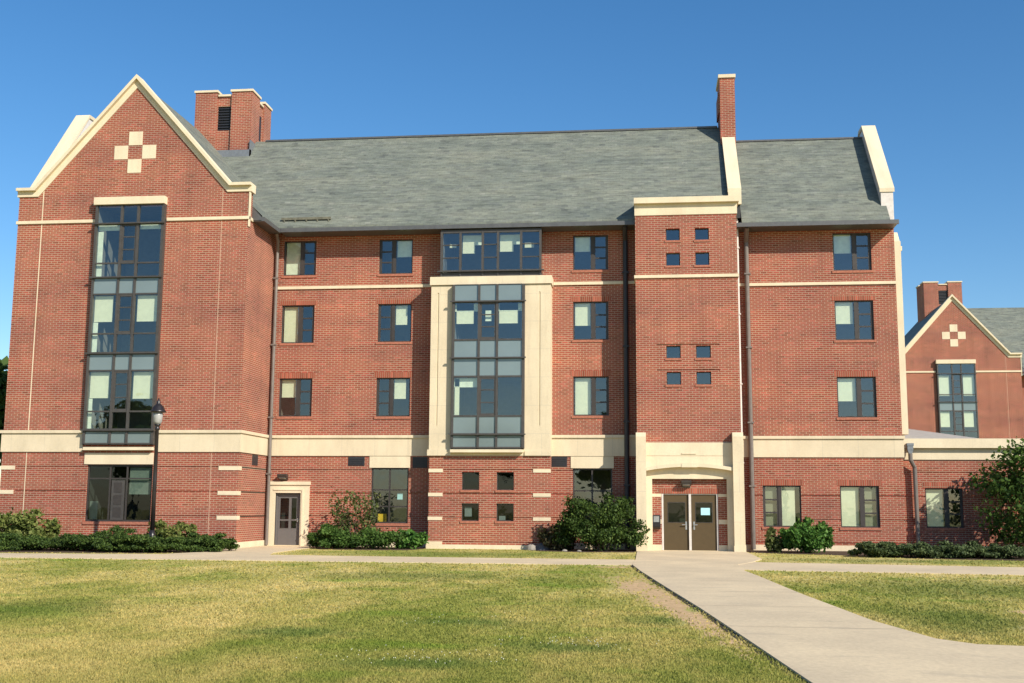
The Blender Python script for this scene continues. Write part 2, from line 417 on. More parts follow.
def dorm_window(root, x0, x1, z0, z1, Y, casement='R', drop=.5, shade='blind', half=False, lintel=True, cas_blind=False):
    """fixed pane with a roller blind beside a three-light casement"""
    y0, y1 = Y+.07, Y+.125
    f = MB(); e = .05
    f.box(x0, x0+e, y0, y1, z0, z1); f.box(x1-e, x1, y0, y1, z0, z1)
    f.box(x0+e, x1-e, y0, y1, z1-e, z1); f.box(x0+e, x1-e, y0, y1, z0, z0+e)
    w = x1-x0
    s = x0+w*.55 if casement == 'R' else x0+w*.45
    f.box(s-.065, s+.065, y0-.012, y1, z0+e, z1-e)
    a, b_ = (s+.065, x1-e) if casement == 'R' else (x0+e, s-.065)
    f.box(a, a+.055, y0+.008, y1, z0+e, z1-e); f.box(b_-.055, b_, y0+.008, y1, z0+e, z1-e)
    h = (z1-z0-2*e)/3
    for k in (1, 2): f.box(a+.055, b_-.055, y0+.008, y1, z0+e+k*h-.03, z0+e+k*h+.03)
    win = obj('window', f, M['frame'], root)
    p = MB(); p.quad((x0+.01,Y+.10,z0+.01),(x1-.01,Y+.10,z0+.01),(x1-.01,Y+.10,z1-.01),(x0+.01,Y+.10,z1-.01))
    obj('pane', p, M['glass'], win)
    room(win, x0, x1, z0, z1, Y+.126)
    q0, q1 = (x0+e, s-.065) if casement == 'R' else (s+.065, x1-e)
    if drop > 0:
        inset = .25*(q1-q0) if half else .03
        if casement == 'R': blind(win, q0+.02, q1-inset, z1-e-drop*(z1-z0-2*e), z1-.02, Y+.19, shade)
        else: blind(win, q0+(.03 if not half else .02), q1-inset, z1-e-drop*(z1-z0-2*e), z1-.02, Y+.19, shade)
    if cas_blind: blind(win, a+.02, b_-.02, z0+e, z1-.02, Y+.21, 'shade')
    sl = MB(); sl.box(x0-.06, x1+.06, Y-.035, Y+.10, z0-.10, z0-.004)
    obj('sill', sl, M['sill'], win)
    if lintel:
        boxes('lintel', M['soldier'], win, (x0-.10, x1+.10, Y-.008, Y+.05, z1+.004, z1+.23))
    return win

def grid_window(root, x0, x1, z0, z1, Y, vx, hz, name='window', glass='glass_dark', d=.07, deep=2.2, bar=.06):
    y0, y1 = Y+d, Y+d+.05
    f = MB(); e = bar
    f.box(x0, x0+e, y0, y1, z0, z1); f.box(x1-e, x1, y0, y1, z0, z1)
    f.box(x0+e, x1-e, y0, y1, z1-e, z1); f.box(x0+e, x1-e, y0, y1, z0, z0+e)
    for x in vx: f.box(x-.03, x+.03, y0-.01, y1, z0+e, z1-e)
    for z in hz: f.box(x0+e, x1-e, y0+.004, y1-.004, z-.025, z+.025)
    win = obj(name, f, M['frame'], root)
    p = MB(); yy = y0+.03
    p.quad((x0+.01,yy,z0+.01),(x1-.01,yy,z0+.01),(x1-.01,yy,z1-.01),(x0+.01,yy,z1-.01))
    obj('pane', p, M[glass], win)
    room(win, x0, x1, z0, z1, y1+.002, deep, .15)
    return win

def curtain_wall(root, xs, rows, Y, out=.20, ledges=(), shades=()):
    """projecting bronze window bay: rows are (z0,z1,kind) s spandrel / w window / l low light, top to bottom"""
    x0, x1 = xs[0], xs[-1]; zb, zt = rows[-1][0], rows[0][1]
    yf = Y-out
    f = MB(); t = .045
    for i, x in enumerate(xs):
        f.box(x-t, x+t, yf-.02, yf+.09, zb-.04, zt+.02)
    zc = sorted({round(r[0], 3) for r in rows} | {round(r[1], 3) for r in rows})
    bars = []
    for i in range(len(rows)-1): bars.append((rows[i+1][1], rows[i][0]))
    bars.append((zb-.06, zb)); bars.append((zt, zt+.03))
    for lo, hi in bars:
        for k in range(len(xs)-1): f.box(xs[k]+t, xs[k+1]-t, yf, yf+.07, lo, hi)
    for z in ledges:
        f.box(x0-.12, x1+.12, yf-.10, yf-.021, z-.025, z+.025)
    # casement in the middle column
    for r in rows:
        if r[2] == 'w':
            a, b = xs[1]+t, xs[2]-t; h = (r[1]-r[0])/3
            f.box(a, a+.06, yf+.012, yf+.07, r[0], r[1]); f.box(b-.06, b, yf+.012, yf+.07, r[0], r[1])
            f.box(a+.06, b-.06, yf+.012, yf+.07, r[0], r[0]+.07); f.box(a+.06, b-.06, yf+.012, yf+.07, r[1]-.07, r[1])
            for k in (1, 2): f.box(a+.06, b-.06, yf+.015, yf+.07, r[0]+k*h-.022, r[0]+k*h+.022)
    # cheeks closing the sides of the projection
    f.box(x0-t-.012, x0-t, yf+.0, Y-.001, zb-.06, zt+.02); f.box(x1+t, x1+t+.012, yf+.0, Y-.001, zb-.06, zt+.02)
    f.box(x0-t, x1+t, yf+.02, Y+.12, zb-.075, zb-.061)
    win = obj('curtain_window', f, M['mullion'], root)
    for r in rows:
        if r[2] == 's':
            s = MB()
            for k in range(len(xs)-1): s.box(xs[k]+t, xs[k+1]-t, yf+.03, yf+.05, r[0], r[1])
            obj('spandrel', s, M['spandrel'], win)
        else:
            p = MB()
            for k in range(len(xs)-1):
                p.quad((xs[k]+t,yf+.04,r[0]),(xs[k+1]-t,yf+.04,r[0]),(xs[k+1]-t,yf+.04,r[1]),(xs[k]+t,yf+.04,r[1]))
            obj('pane', p, M['glass'], win)
    # rooms behind each run of vision glass
    i = 0
    while i < len(rows):
        if rows[i][2] != 's':
            j = i
            while j+1 < len(rows) and rows[j+1][2] != 's': j += 1
            room(win, x0, x1, rows[j][0], rows[i][1], yf+.095, 2.6, -.03); i = j
        i += 1
    for (c, z0, z1, a, b, mt) in shades:
        w0, w1 = xs[c]+t, xs[c+1]-t; blind(win, w0+a*(w1-w0), w0+b*(w1-w0), z0, z1, yf+.16, mt)
    return win

def leaf_cloud(blobs, n, size, seed, flat=.0, stretch=1.6, shell=.55):
    """n small leaves through the volume of the blobs (cx,cy,cz,rx,ry,rz,weight)"""
    rng = np.random.default_rng(seed); bl = np.array([b[:6] for b in blobs], float)
    w = np.array([b[3]*b[5]+b[4]*b[5] for b in blobs]); w = w/w.sum()
    ids = rng.choice(len(bl), n, p=w)
    d = rng.normal(size=(n, 3)); d /= np.linalg.norm(d, axis=1)[:, None]
    r = shell + (1-shell)*rng.random(n)**.7
    r *= 1+.16*rng.normal(size=n)
    c = bl[ids, :3] + d*bl[ids, 3:]*r[:, None]
    keep = c[:, 2] > .02; c = c[keep]; d = d[keep]; n = len(c)
    nrm = d*.6 + rng.normal(size=(n, 3))*.75 + np.array([0, 0, .35]); nrm /= np.linalg.norm(nrm, axis=1)[:, None]
    a = rng.normal(size=(n, 3)) + np.array([0, 0, -flat]); a -= (a*nrm).sum(1)[:, None]*nrm; a /= np.linalg.norm(a, axis=1)[:, None]
    b = np.cross(nrm, a)
    s = size*(.6+.8*rng.random(n))[:, None]
    v = np.stack([c-a*s*stretch*.5, c+b*s*.5, c+a*s*stretch*.5, c-b*s*.5], 1).reshape(-1, 3)
    return v, n

def foliage(name, blobs, n, size, mat, seed, parent, **kw):
    v, n = leaf_cloud(blobs, n, size, seed, **kw)
    me = bpy.data.meshes.new(name); me.vertices.add(4*n); me.vertices.foreach_set('co', v.ravel())
    me.loops.add(4*n); me.loops.foreach_set('vertex_index', np.arange(4*n, dtype=np.int32))
    me.polygons.add(n); me.polygons.foreach_set('loop_start', np.arange(0, 4*n, 4, dtype=np.int32))
    me.polygons.foreach_set('loop_total', np.full(n, 4, np.int32))
    me.materials.append(M[mat]); me.update(calc_edges=True)
    return link(bpy.data.objects.new(name, me), parent)

def shrub(name, label, cat, group, x, y, rx, ry, h, mat, leaf, n, seed, lumps=9, stems=5, airy=0.0, flat=0., spray=False):
    rng = random.Random(seed)
    root = empty(name, (x, y, 0), label, cat, group)
    bl = []
    for i in range(lumps):
        t = rng.random()*2*math.pi; q = math.sqrt(rng.random())*.72
        k = .30+.30*rng.random(); zz = h*(.28+.50*rng.random()*(1-.45*q)) if not airy else h*(.2+.68*rng.random())
        kk = k*(1-airy*.62)
        bl.append((q*math.cos(t)*rx, q*math.sin(t)*ry, zz, kk*rx, kk*ry, min(kk*h*.85, max(.08, h-zz))))
    bl.append((0, 0, h*.36, rx*.74*(1-airy*.5), ry*.74*(1-airy*.5), h*.38))
    if spray:
        bl = [(0, 0, h*.34, rx*.72, ry*.7, h*.36)]
        for i in range(lumps):
            t = rng.random()*2*math.pi; q = .35+.65*math.sqrt(rng.random()); top = (1-.55*q*q)*h
            zz = top*rng.uniform(.28, .93); k = rng.uniform(.13, .25)
            bl.append((q*math.cos(t)*rx*.92, q*math.sin(t)*ry*.9, zz, k*rx*1.15, k*ry*1.15, k*h*.55))
            if i % 3 == 0: bl.append((q*math.cos(t)*rx*1.08, q*math.sin(t)*ry, zz+k*h*.35, k*rx*.55, k*ry*.5, k*h*.35))
    foliage('foliage', bl, n, leaf, mat, seed, root, flat=flat, shell=.25 if spray else .55)
    st = MB()
    for i in range(stems):
        b = bl[i % len(bl)]
        st.tube([(rng.uniform(-.12, .12)*rx, rng.uniform(-.12, .12)*ry, 0), (b[0]*.5, b[1]*.5, b[2]*.55), (b[0], b[1], b[2])], [.022, .016, .008], 6)
    obj('stem', st, M['bark'], root)
    return root

def tree(name, label, cat, group, x, y, h, r, cz, n, leaf, mat, seed, trunk_r=.16, lumps=22, squash=.85):
    rng = random.Random(seed); root = empty(name, (x, y, 0), label, cat, group)
    tr = MB(); tips = []; fork = max(.25*h, cz-r*squash*.9)
    tr.tube([(0,0,0),(.05*r,.02,fork*.5),(.02,.03,fork)], [trunk_r*1.25, trunk_r, trunk_r*.8], 9)
    bl = []
    for i in range(lumps):
        t = rng.random()*2*math.pi; u = rng.uniform(-.85, 1); q = math.sqrt(max(0, 1-u*u))*rng.uniform(.45, .85)
        c = (q*math.cos(t)*r, q*math.sin(t)*r, cz+u*r*squash*.72)
        k = r*rng.uniform(.20, .40); bl.append((*c, k, k, k*.72))
        if i < 9:
            tr.tube([(.02,.03,fork*.92), (c[0]*.45, c[1]*.45, (fork+c[2])*.52), c], [trunk_r*.5, trunk_r*.28, trunk_r*.07], 6)
    foliage('crown', bl, n, leaf, mat, seed, root, shell=.35)
    obj('trunk', tr, M['bark'], root)
    return root

# ------------------------------------------------------------------ the gabled brick tower (used by two buildings)
TX0, TX1, TY, TC = -25.03, -15.45, -3.33, -20.25
GROOVES = (1.235, 2.165, 3.10)
def offset_line(pts, d):
    out = []
    for i, p in enumerate(pts):
        p = Vector(p); ns = []
        if i > 0: e = (p-Vector(pts[i-1])).normalized(); ns.append(Vector((e.y, -e.x)))
        if i < len(pts)-1: e = (Vector(pts[i+1])-p).normalized(); ns.append(Vector((e.y, -e.x)))
        n = sum(ns, Vector((0, 0))).normalized(); k = 1/max(.3, n.dot(ns[0]))
        out.append(tuple(p+n*d*k))
    return out

def gable_tower(root, y_back, shades, glow=None):
    xs = (-21.62, -20.57, -19.89, -18.87)
    W = (-21.66, -18.83, 3.90, 13.36)
    LW = (-21.5, -18.86, .98, 3.15)
    g = [(TX0, TX1, z-.045, z, .035, True) for z in ()]
    wl = MB()
    holes = [(W[0], W[1], W[2], W[3], .10, False), (LW[0], LW[1], LW[2], LW[3], .12, False)]
    for z in GROOVES:
        if z < LW[3]:
            holes += [(TX0+.62, LW[0]-.001, z-.05, z, .03, True), (LW[1]+.001, TX1-.8, z-.05, z, .03, True)]
    wl.wall(TX0, TX1, 0, 13.9, TY, holes)
    # gable above
    prof = [(TX0, 13.9), (TX1, 13.9), (TX1, 14.1), (-16.2, 14.1), (TC, 18.7), (-24.34, 14.1), (TX0, 14.1)]
    wl.poly([(x, TY, z) for x, z in prof]); wl.poly([(x, TY+.42, z) for x, z in reversed(prof)])
    # sides and back
    wl.quad((TX1,TY,0),(TX1,y_back,0),(TX1,y_back,12.9),(TX1,TY,12.9)); wl.quad((TX0,y_back,0),(TX0,TY,0),(TX0,TY,12.9),(TX0,y_back,12.9))
    wl.quad((TX1,TY,12.9),(TX1,TY+.42,12.9),(TX1,TY+.42,14.1),(TX1,TY,14.1)); wl.quad((TX0,TY+.42,12.9),(TX0,TY,12.9),(TX0,TY,14.1),(TX0,TY+.42,14.1))
    wl.quad((TX1,y_back,0),(TX0,y_back,0),(TX0,y_back,12.9),(TX1,y_back,12.9))
    wl.poly([(TX1,y_back,12.9),(TX0,y_back,12.9),(TC,y_back,18.3)])
    obj('wall', wl, M['brick'], root)
    # coping
    line = [(TX0-.07, 14.20), (-24.36, 14.20), (TC-.03, 18.80), (-16.18, 14.20), (TX1+.10, 14.20)]
    cp = MB()
    for d0, d1, yf, yb in ((0, .115, TY-.20, TY+.46), (.115, .34, TY-.05, TY+.44)):
        A = offset_line(line, d0); B = offset_line(line, d1)
        for i in range(4): cp.prism([A[i], A[i+1], B[i+1], B[i]], yf, yb, 'y')
    obj('coping', cp, M['stone2'], root)
    boxes('coping_return', M['stone2'], root, (TX1+.002, TX1+.05, TY-.03, TY+.10, 12.45, 13.88))
    # stone cross of four blocks
    b = MB()
    for cx, cz in ((0, .57), (0, -.57), (-.585, 0), (.585, 0)):
        b.box(TC+cx-.285, TC+cx+.285, TY-.015, TY+.05, 15.6+cz-.28, 15.6+cz+.28)
    obj('stone_cross', b, M['stone2'], root)
    boxes('string_course', M['stone2'], root, (TX0-.05, W[0]-.06, TY-.06, TY+.03, 12.74, 12.86), (W[1]+.06, TX1-.0, TY-.06, TY+.03, 12.74, 12.86), (TX1-.0, TX1+.05, TY-.06, TY+.45, 12.74, 12.86))
    # belt course
    wl_ = []
    for a, c in ((TX0-.05, W[0]-.07), (W[1]+.07, TX1+.05)):
        wl_ += [(a, c, TY-.05, TY+.02, 3.64, 4.36), (a-(.05 if a < -22 else 0), c+(.05 if c > -18 else 0), TY-.11, TY+.02, 4.362, 4.48)]
    wl_ += [(TX1, TX1+.05, TY+.02, -.002, 3.64, 4.36), (TX1, TX1+.10, TY+.02, -.002, 4.362, 4.48),
            (TX0-.05, TX0, TY+.02, y_back, 3.64, 4.36), (TX0-.10, TX0, TY+.02, y_back, 4.362, 4.48)]
    boxes('belt_course', M['stone'], root, *wl_)
    boxes('base_course', M['stone2'], root, (TX0-.06, TX1+.06, TY-.06, TY+.02, 0, .17), (TX1-.75, TX1+.06, TY-.06, TY+.02, .172, .30), (TX1, TX1+.06, TY+.022, -.05, 0, .24))
    for z in GROOVES:
        boxes('corner_block', M['stone2'], root, (TX1-.78, TX1+.02, TY-.02, TY+.30, z-.15, z), (TX0-.02, TX0+.57, TY-.02, TY+.3, z-.15, z))
        boxes('groove', M['soil'], root, (TX1+.001, TX1+.003, TY+.31, -.15, z-.05, z))
    boxes('control_joint', M['stone2'], root, (-24.03, -23.99, TY-.004, TY+.01, 4.49, 12.73), (-24.03, -23.99, TY-.004, TY+.01, 12.87, 14.2), (-24.03, -24.0, TY-.004, TY+.01, .31, 3.63))
    boxes('control_joint', M['faint'], root, (-16.55, -16.52, TY-.004, TY+.01, 4.49, 12.73), (-16.55, -16.52, TY-.004, TY+.01, 12.87, 14.0), (-16.56, -16.53, TY-.004, TY+.01, .31, 3.63))
    boxes('lintel', M['stone2'], root, (-21.72, -18.80, TY-.30, TY+.05, 13.40, 13.70))
    boxes('lintel', M['stone2'], root, (-21.62, -18.84, TY-.04, TY+.05, 3.165, 3.60))
    boxes('ledge', M['stone2'], root, (-21.62, -18.84, TY-.22, TY+.09, 3.70, 3.815))
    rows = [(12.66, 13.36, 's0'), (11.07, 12.60, 'w'), (10.50, 11.01, 'l'), (9.83, 10.43, 's'), (8.26, 9.77, 'w'), (7.51, 8.20, 'l'),
            (6.81, 7.40, 's'), (5.22, 6.75, 'w'), (4.53, 5.16, 'l'), (3.98, 4.40, 's')]
    rows = [(a, b_, k.replace('s0', 'l')) for a, b_, k in rows]
    curtain_wall(root, xs, rows, TY, .20, (12.63, 10.465, 7.455, 4.465), shades)
    # ground floor window
    w = grid_window(root, *LW, TY, (-20.58, -19.9), (2.62,), bar=.07)
    d = MB(); d.box(-20.5, -19.98, TY+.055, TY+.10, 1.04, 2.55)
    obj('louvre_panel', d, M['mullion'], w)
    d = MB()
    for k in range(3): d.box(-20.40, -20.08, TY+.045, TY+.054, 1.15+k*.47, 1.52+k*.47)
    obj('louvre_pane', d, M['frame'], w)
    blind(w, -19.85, -18.95, 2.05, 3.05, TY+.2, 'curtain'); blind(w, -21.42, -21.1, 1.1, 1.75, TY+.22, 'curtain')
    boxes('sill', M['sill'], w, (LW[0]-.06, LW[1]+.06, TY-.035, TY+.1, LW[2]-.11, LW[2]-.004))
    # roof
    r = MB()
    half = 5.2; ze = 12.98; zr = 18.60
    out_ = [(TC, zr), (TC+half, ze), (TC+half, ze-.06), (TC, zr-.12), (TC-4.75, ze+.43), (TC-4.75, ze+.5)]
    r.prism(out_, TY+.40, y_back+.3, 'y')
    rf = obj('roof', r, M['slate'], root)
    b = MB()
    b.box(TC+half-.02, TC+half+.10, TY+.43, -.80, 12.76, 12.93); b.box(TX1+.001, TC+half-.02, TY+.43, -.80, 12.76, 12.80)
    b.prism([(TX1+.003, 12.80), (TC+half, 12.80), (TC+half, 12.99), (TX1+.003, 13.36)], TY+.40, TY+.44, 'y')
    obj('gutter', b, M['gutter'], root)
    return rf

def vent_chimney(root, x0, x1, y0, y1, z0, z1):
    b = MB(); c0, c1 = x0+(x1-x0)*.38, x0+(x1-x0)*.64
    s0, s1 = y0+(y1-y0)*.40, y0+(y1-y0)*.64
    zl = z1-.20
    b.wall(x0, c0, z0, z1-.10, y0); b.wall(c1, x1, z0, z1-.10, y0)
    b.wall(c0, c1, z0, zl-.09, y0+.10, [(c0+.03, c1-.03, z1-1.9, z1-.75, .12, False)])
    b.quad((c0,y0,z0),(c0,y0+.10,z0),(c0,y0+.10,z1-.1),(c0,y0,z1-.1)); b.quad((c1,y0+.1,z0),(c1,y0,z0),(c1,y0,z1-.1),(c1,y0+.1,z1-.1))
    for a, e in ((y0, s0), (s1, y1)): b.quad((x1,a,z0),(x1,e,z0),(x1,e,z1-.1),(x1,a,z1-.1))
    b.quad((x1-.10,s0,z0),(x1-.10,s1,z0),(x1-.10,s1,zl-.09),(x1-.10,s0,zl-.09))
    b.quad((x1,s0,z0),(x1-.1,s0,z0),(x1-.1,s0,z1-.1),(x1,s0,z1-.1)); b.quad((x1-.1,s1,z0),(x1,s1,z0),(x1,s1,z1-.1),(x1-.1,s1,z1-.1))
    b.quad((x0,y1,z0),(x0,y0,z0),(x0,y0,z1-.1),(x0,y1,z1-.1)); b.quad((x1,y1,z0),(x0,y1,z0),(x0,y1,z1-.1),(x1,y1,z1-.1))
    ch = obj('chimney', b, M['brick'], root)
    c = MB(); q = .05
    for xa, xb in ((x0-q, c0+q), (c1-q, x1+q)):
        c.box(xa, xb, y0-q, s0+q, z1-.10, z1); c.box(xa, xb, s1-q, y1+q, z1-.10, z1)
    c.box(c0+q, c1-q, y0+.02, y1-.02, zl-.09, zl); c.box(x0+.02, x1-.02, s0+q, s1-q, zl-.093, zl-.003)
    obj('cap', c, M['stone2'], ch)
    v = MB()
    for k in range(9): v.box(c0+.03, c1-.03, y0+.13, y0+.20, z1-1.88+k*.126, z1-1.88+k*.126+.05)
    v.box(c0+.02, c1-.02, y0+.2, y0+.24, z1-1.92, z1-.74)
    v.box(x1-.13, x1-.095, s0+.12, s1-.12, z1-2.0, z1-.8)
    obj('vent', v, M['louvre'], ch)
    # light band of mortar-washed courses near the top
    boxes('flashing', M['lead'], ch, (x0+.6, x1+.05, y0-.12, y0-.003, z0, z0+.70), (x1+.003, x1+.05, y0-.12, y0+.55, z0+.3, z0+1.15))
    return ch

# ================================================================== THE BUILDING
D = empty('brick_dormitory', (0, 0, 0), 'four storey red brick hall with grey slate roof, gabled end and brown double entrance doors', 'building')
tower_shades = [
    (0, 10.55, 12.35, .0, .22, 'curtain'), (0, 12.42, 12.60, 0, 1, 'curtain'), (2, 12.45, 12.60, 0, 1, 'curtain'),
    (0, 8.75, 9.75, .02, .80, 'blind'), (2, 8.75, 9.75, .05, .92, 'blind'), (0, 7.55, 8.7, .0, .2, 'curtain'),
    (0, 5.75, 6.73, .02, .82, 'blind'), (2, 5.72, 6.73, .05, .92, 'blind'), (0, 4.55, 5.7, .0, .15, 'curtain')]
rf = gable_tower(D, 7.0, tower_shades)

# ---- middle range, Y = 0
mid = [  # x0,x1,z0,z1,casement,drop,shade,half
    (-15.06, -13.66, 11.14, 12.62, 'R', 1, 'curtain', False), (-15.06, -13.66, 8.29, 9.88, 'R', 1, 'blind', False), (-15.06, -13.66, 5.25, 6.82, 'R', .47, 'blind', False),
    (-10.97, -9.56, 11.14, 12.60, 'L', .47, 'curtain', False), (-10.97, -9.56, 8.30, 9.88, 'L', .52, 'blind', True), (-10.97, -9.56, 5.24, 6.82, 'L', .52, 'blind', True),
    (-2.92, -1.50, 11.16, 12.61, 'R', .42, 'curtain', False), (-2.92, -1.50, 8.30, 9.86, 'R', .60, 'blind', False), (-2.92, -1.50, 5.25, 6.82, 'R', 1, 'blind', False)]
B0 = (-11.09, -9.56, .95, 3.16); C0 = (-2.94, -1.38, .95, 3.16)
DO = (-15.04, -13.98, 0, 2.14)
hl = [(-8.4, -3.95, .8, 10.4, .01, False), (-8.17, -4.21, 10.9, 12.72, .01, False)] + [(*h[:4], .12, False) for h in mid] + [(*B0, .12, False), (*C0, .12, False), (DO[0], DO[1], 0, DO[3], .2, False)]
for z in GROOVES:
    spans = [(-13.6, B0[0]-.001), (B0[1]+.001, -8.5), (-3.8, C0[0]-.001), (C0[1]+.001, -.45)]
    if z > 2.7: spans[0] = (-15.4, B0[0]-.001)
    hl += [(a, b, z-.05, z, .03, True) for a, b in spans]
w = MB(); w.wall(-15.45, -.40, 0, 12.95, 0, hl); w.wall(-26.6, TX0, 0, 13.0, .05)
w.quad((-26.6,9.5,0),(-26.6,.05,0),(-26.6,.05,13),(-26.6,9.5,13)); w.quad((9.9,9.5,0),(-26.6,9.5,0),(-26.6,9.5,13),(9.9,9.5,13))
obj('wall', w, M['brick'], D)
for x0, x1, z0, z1, c, dr, sh, hf in mid:
    dorm_window(D, x0, x1, z0, z1, 0, c, dr, sh, hf, lintel=z1 < 12)
for q in (B0, C0):
    wn = grid_window(D, *q, 0, ((q[0]+q[1])/2-.02,), (2.28, 1.62), glass='glass')
    boxes('lintel', M['stone2'], wn, (q[0]-.08, q[1]+.06, -.03, .05, 3.165, 3.632))
    boxes('sill', M['sill'], wn, (q[0]-.1, q[1]+.08, -.04, .1, .84, .946))
boxes('belt_course', M['stone'], D, (-15.345, -8.58, -.05, .02, 3.64, 4.36), (-15.345, -8.58, -.11, .02, 4.362, 4.48),
      (-3.78, -.41, -.05, .02, 3.64, 4.36), (-3.78, -.41, -.11, .02, 4.362, 4.48))
boxes('string_course', M['stone2'], D, (-15.44, -8.64, -.06, .02, 10.55, 10.67), (-3.71, -.41, -.06, .02, 10.55, 10.67))
boxes('base_course', M['stone2'], D, (-13.62, -8.58, -.05, .02, 0, .24), (-3.78, -.45, -.05, .02, 0, .24))
def vent(x0, x1, z0, z1, Y):
    b = MB(); b.box(x0, x1, Y-.012, Y+.03, z0, z1)
    for k in range(4): b.box(x0+.04, x1-.04, Y-.03, Y-.013, z0+.04+k*(z1-z0-.06)/4, z0+.07+k*(z1-z0-.06)/4)
    obj('wall_vent', b, M['louvre'], D)
vent(-12.06, -11.38, 3.24, 3.60, 0); vent(-3.80, -3.17, 3.22, 3.62, 0); vent(-9.40, -8.80, 3.16, 3.60, 0)
b = MB(); b.box(TX1+.003, TX1+.015, -1.85, -1.2, 3.2, 3.6); obj('wall_vent', b, M['louvre'], D)

# ---- projecting bay, Y = -0.8
BX0, BX1, BY = -8.57, -3.79, -.80
sw = [(-7.26, -6.57, 2.28, 2.98), (-5.88, -5.20, 2.28, 2.98), (-7.26, -6.57, 1.08, 1.76), (-5.88, -5.20, 1.08, 1.76)]
CW = (-7.66, -4.82, 3.93, 10.44)
b = MB(); hs = [(*q, .14, False) for q in sw]
for z in GROOVES:
    cuts = [BX0+.56, BX1-.66]
    if z == GROOVES[0]: sp = [(BX0+.57, -7.261), (-6.569, -5.881), (-5.199, BX1-.67)]
    elif z == GROOVES[1]: sp = [(BX0+.57, BX1-.67)]
    else: sp = [(BX0+.57, BX1-.67)]
    hs += [(a, c, z-.05, z, .03, True) for a, c in sp]
hs.append((BX0+.57, BX1-.1, .24, .29, .03, True))
b.wall(BX0, BX1, 0, 3.62, BY, hs)
b.quad((BX1,BY,0),(BX1,0,0),(BX1,0,3.62),(BX1,BY,3.62)); b.quad((BX0,0,0),(BX0,BY,0),(BX0,BY,3.62),(BX0,0,3.62))
bay = obj('bay', b, M['brick'], D)
for q in sw:
    wn = grid_window(D, *q, BY, (), (), name='small_window', d=.10, deep=1.6, bar=.035)
    boxes('sill', M['sill'], wn, (q[0]-.05, q[1]+.05, BY-.035, BY+.1, q[2]-.09, q[2]-.004))
for z in GROOVES:
    boxes('corner_block', M['stone2'], bay, (BX0-.02, BX0+.55, BY-.02, BY+.3, z-.135, z), (BX1-.65, BX1+.02, BY-.02, BY+.3, z-.135, z))
boxes('base_course', M['stone2'], bay, (BX0-.07, BX1+.05, BY-.07, BY+.02, 0, .16), (BX0-.05, BX0+.56, BY-.05, BY+.02, .162, .28))
b = MB()
b.wall(BX0-.02, BX1+.02, 3.622, 10.45, BY-.03, [(*CW, .10, False), (-8.33, -8.27, 4.8, 10.15, .03, True), (-4.23, -4.17, 4.8, 10.15, .03, True)])
b.quad((BX1+.02,BY-.03,3.622),(BX1+.02,0,3.622),(BX1+.02,0,10.45),(BX1+.02,BY-.03,10.45)); b.quad((BX0-.02,0,3.622),(BX0-.02,BY-.03,3.622),(BX0-.02,BY-.03,10.45),(BX0-.02,0,10.45))
b.quad((BX0-.02,BY-.03,3.622),(BX0-.02,0,3.622),(BX1+.02,0,3.622),(BX1+.02,BY-.03,3.622))
b.box(BX0-.08, CW[0]-.05, BY-.08, BY-.031, 3.622, 3.86); b.box(CW[1]+.05, BX1+.06, BY-.08, BY-.031, 3.622, 3.80)
obj('stone_surround', b, M['stone'], bay)
boxes('cornice', M['stone2'], bay, (BX0-.07, BX1+.07, BY-.10, -.002, 10.47, 10.80))
boxes('ledge', M['stone2'], bay, (CW[0]-.04, CW[1]-.02, BY-.28, BY-.032, 3.74, 3.855))
cw_rows = [(9.79, 10.42, 's'), (8.24, 9.70, 'w'), (7.51, 8.17, 's'), (6.77, 7.44, 's'), (5.20, 6.70, 'w'), (4.49, 5.14, 's'), (3.96, 4.40, 's')]
curtain_wall(D, (-7.64, -6.61, -5.88, -4.84), cw_rows, BY-.03, .20, (9.745, 7.475, 4.445),
             [(0, 8.90, 9.68, .06, .80, 'blind'), (2, 8.90, 9.68, .02, .82, 'blind'), (0, 9.4, 9.68, .0, 1, 'curtain'), (2, 9.4, 9.68, .0, 1, 'curtain'), (1, 9.0, 9.4, .3, .7, 'curtain'),
              (0, 5.25, 6.66, .02, .22, 'blind'), (0, 6.35, 6.68, 0, 1, 'curtain')])
# top floor window box sitting on the bay
xs = [-8.20, -7.43, -6.52, -5.90, -4.96, -4.18]; z0, z1, yf = 11.06, 12.66, BY-.02
f = MB()
for i, x in enumerate(xs): f.box(x-.045, x+.045, yf-.02, yf+.08, z0-.08, z1)
for i in range(5): f.box(xs[i]+.045, xs[i+1]-.045, yf, yf+.07, z0-.05, z0+.02); f.box(xs[i]+.045, xs[i+1]-.045, yf, yf+.07, z1-.05, z1)
for i in (0, 2, 4):
    for k in (1, 2): f.box(xs[i]+.045, xs[i+1]-.045, yf+.012, yf+.07, z0+k*.53-.02, z0+k*.53+.02)
f.box(xs[0]-.15, xs[-1]+.15, yf-.09, yf-.021, z0-.06, z0-.01); f.box(xs[0]-.04, xs[-1]+.04, yf+.04, -.002, z0-.25, z0-.081)
f.box(xs[0]-.045, xs[0]-.03, yf+.08, -.002, z0-.05, z1); f.box(xs[0]-.04, xs[-1]+.04, yf+.0, -.002, z1+.001, z1+.08)
for k in range(6): f.box(xs[k]-.03, xs[k]+.03, yf+.0, yf+.04, z0-.26, z0-.081)
tw = obj('window', f, M['mullion'], D)
p = MB()
for i in range(5): p.quad((xs[i]+.04,yf+.045,z0),(xs[i+1]-.04,yf+.045,z0),(xs[i+1]-.04,yf+.045,z1-.03),(xs[i]+.04,yf+.045,z1-.03))
p.quad((xs[-1]+.03,yf+.08,z0),(xs[-1]+.03,-.01,z0),(xs[-1]+.03,-.01,z1),(xs[-1]+.03,yf+.08,z1))
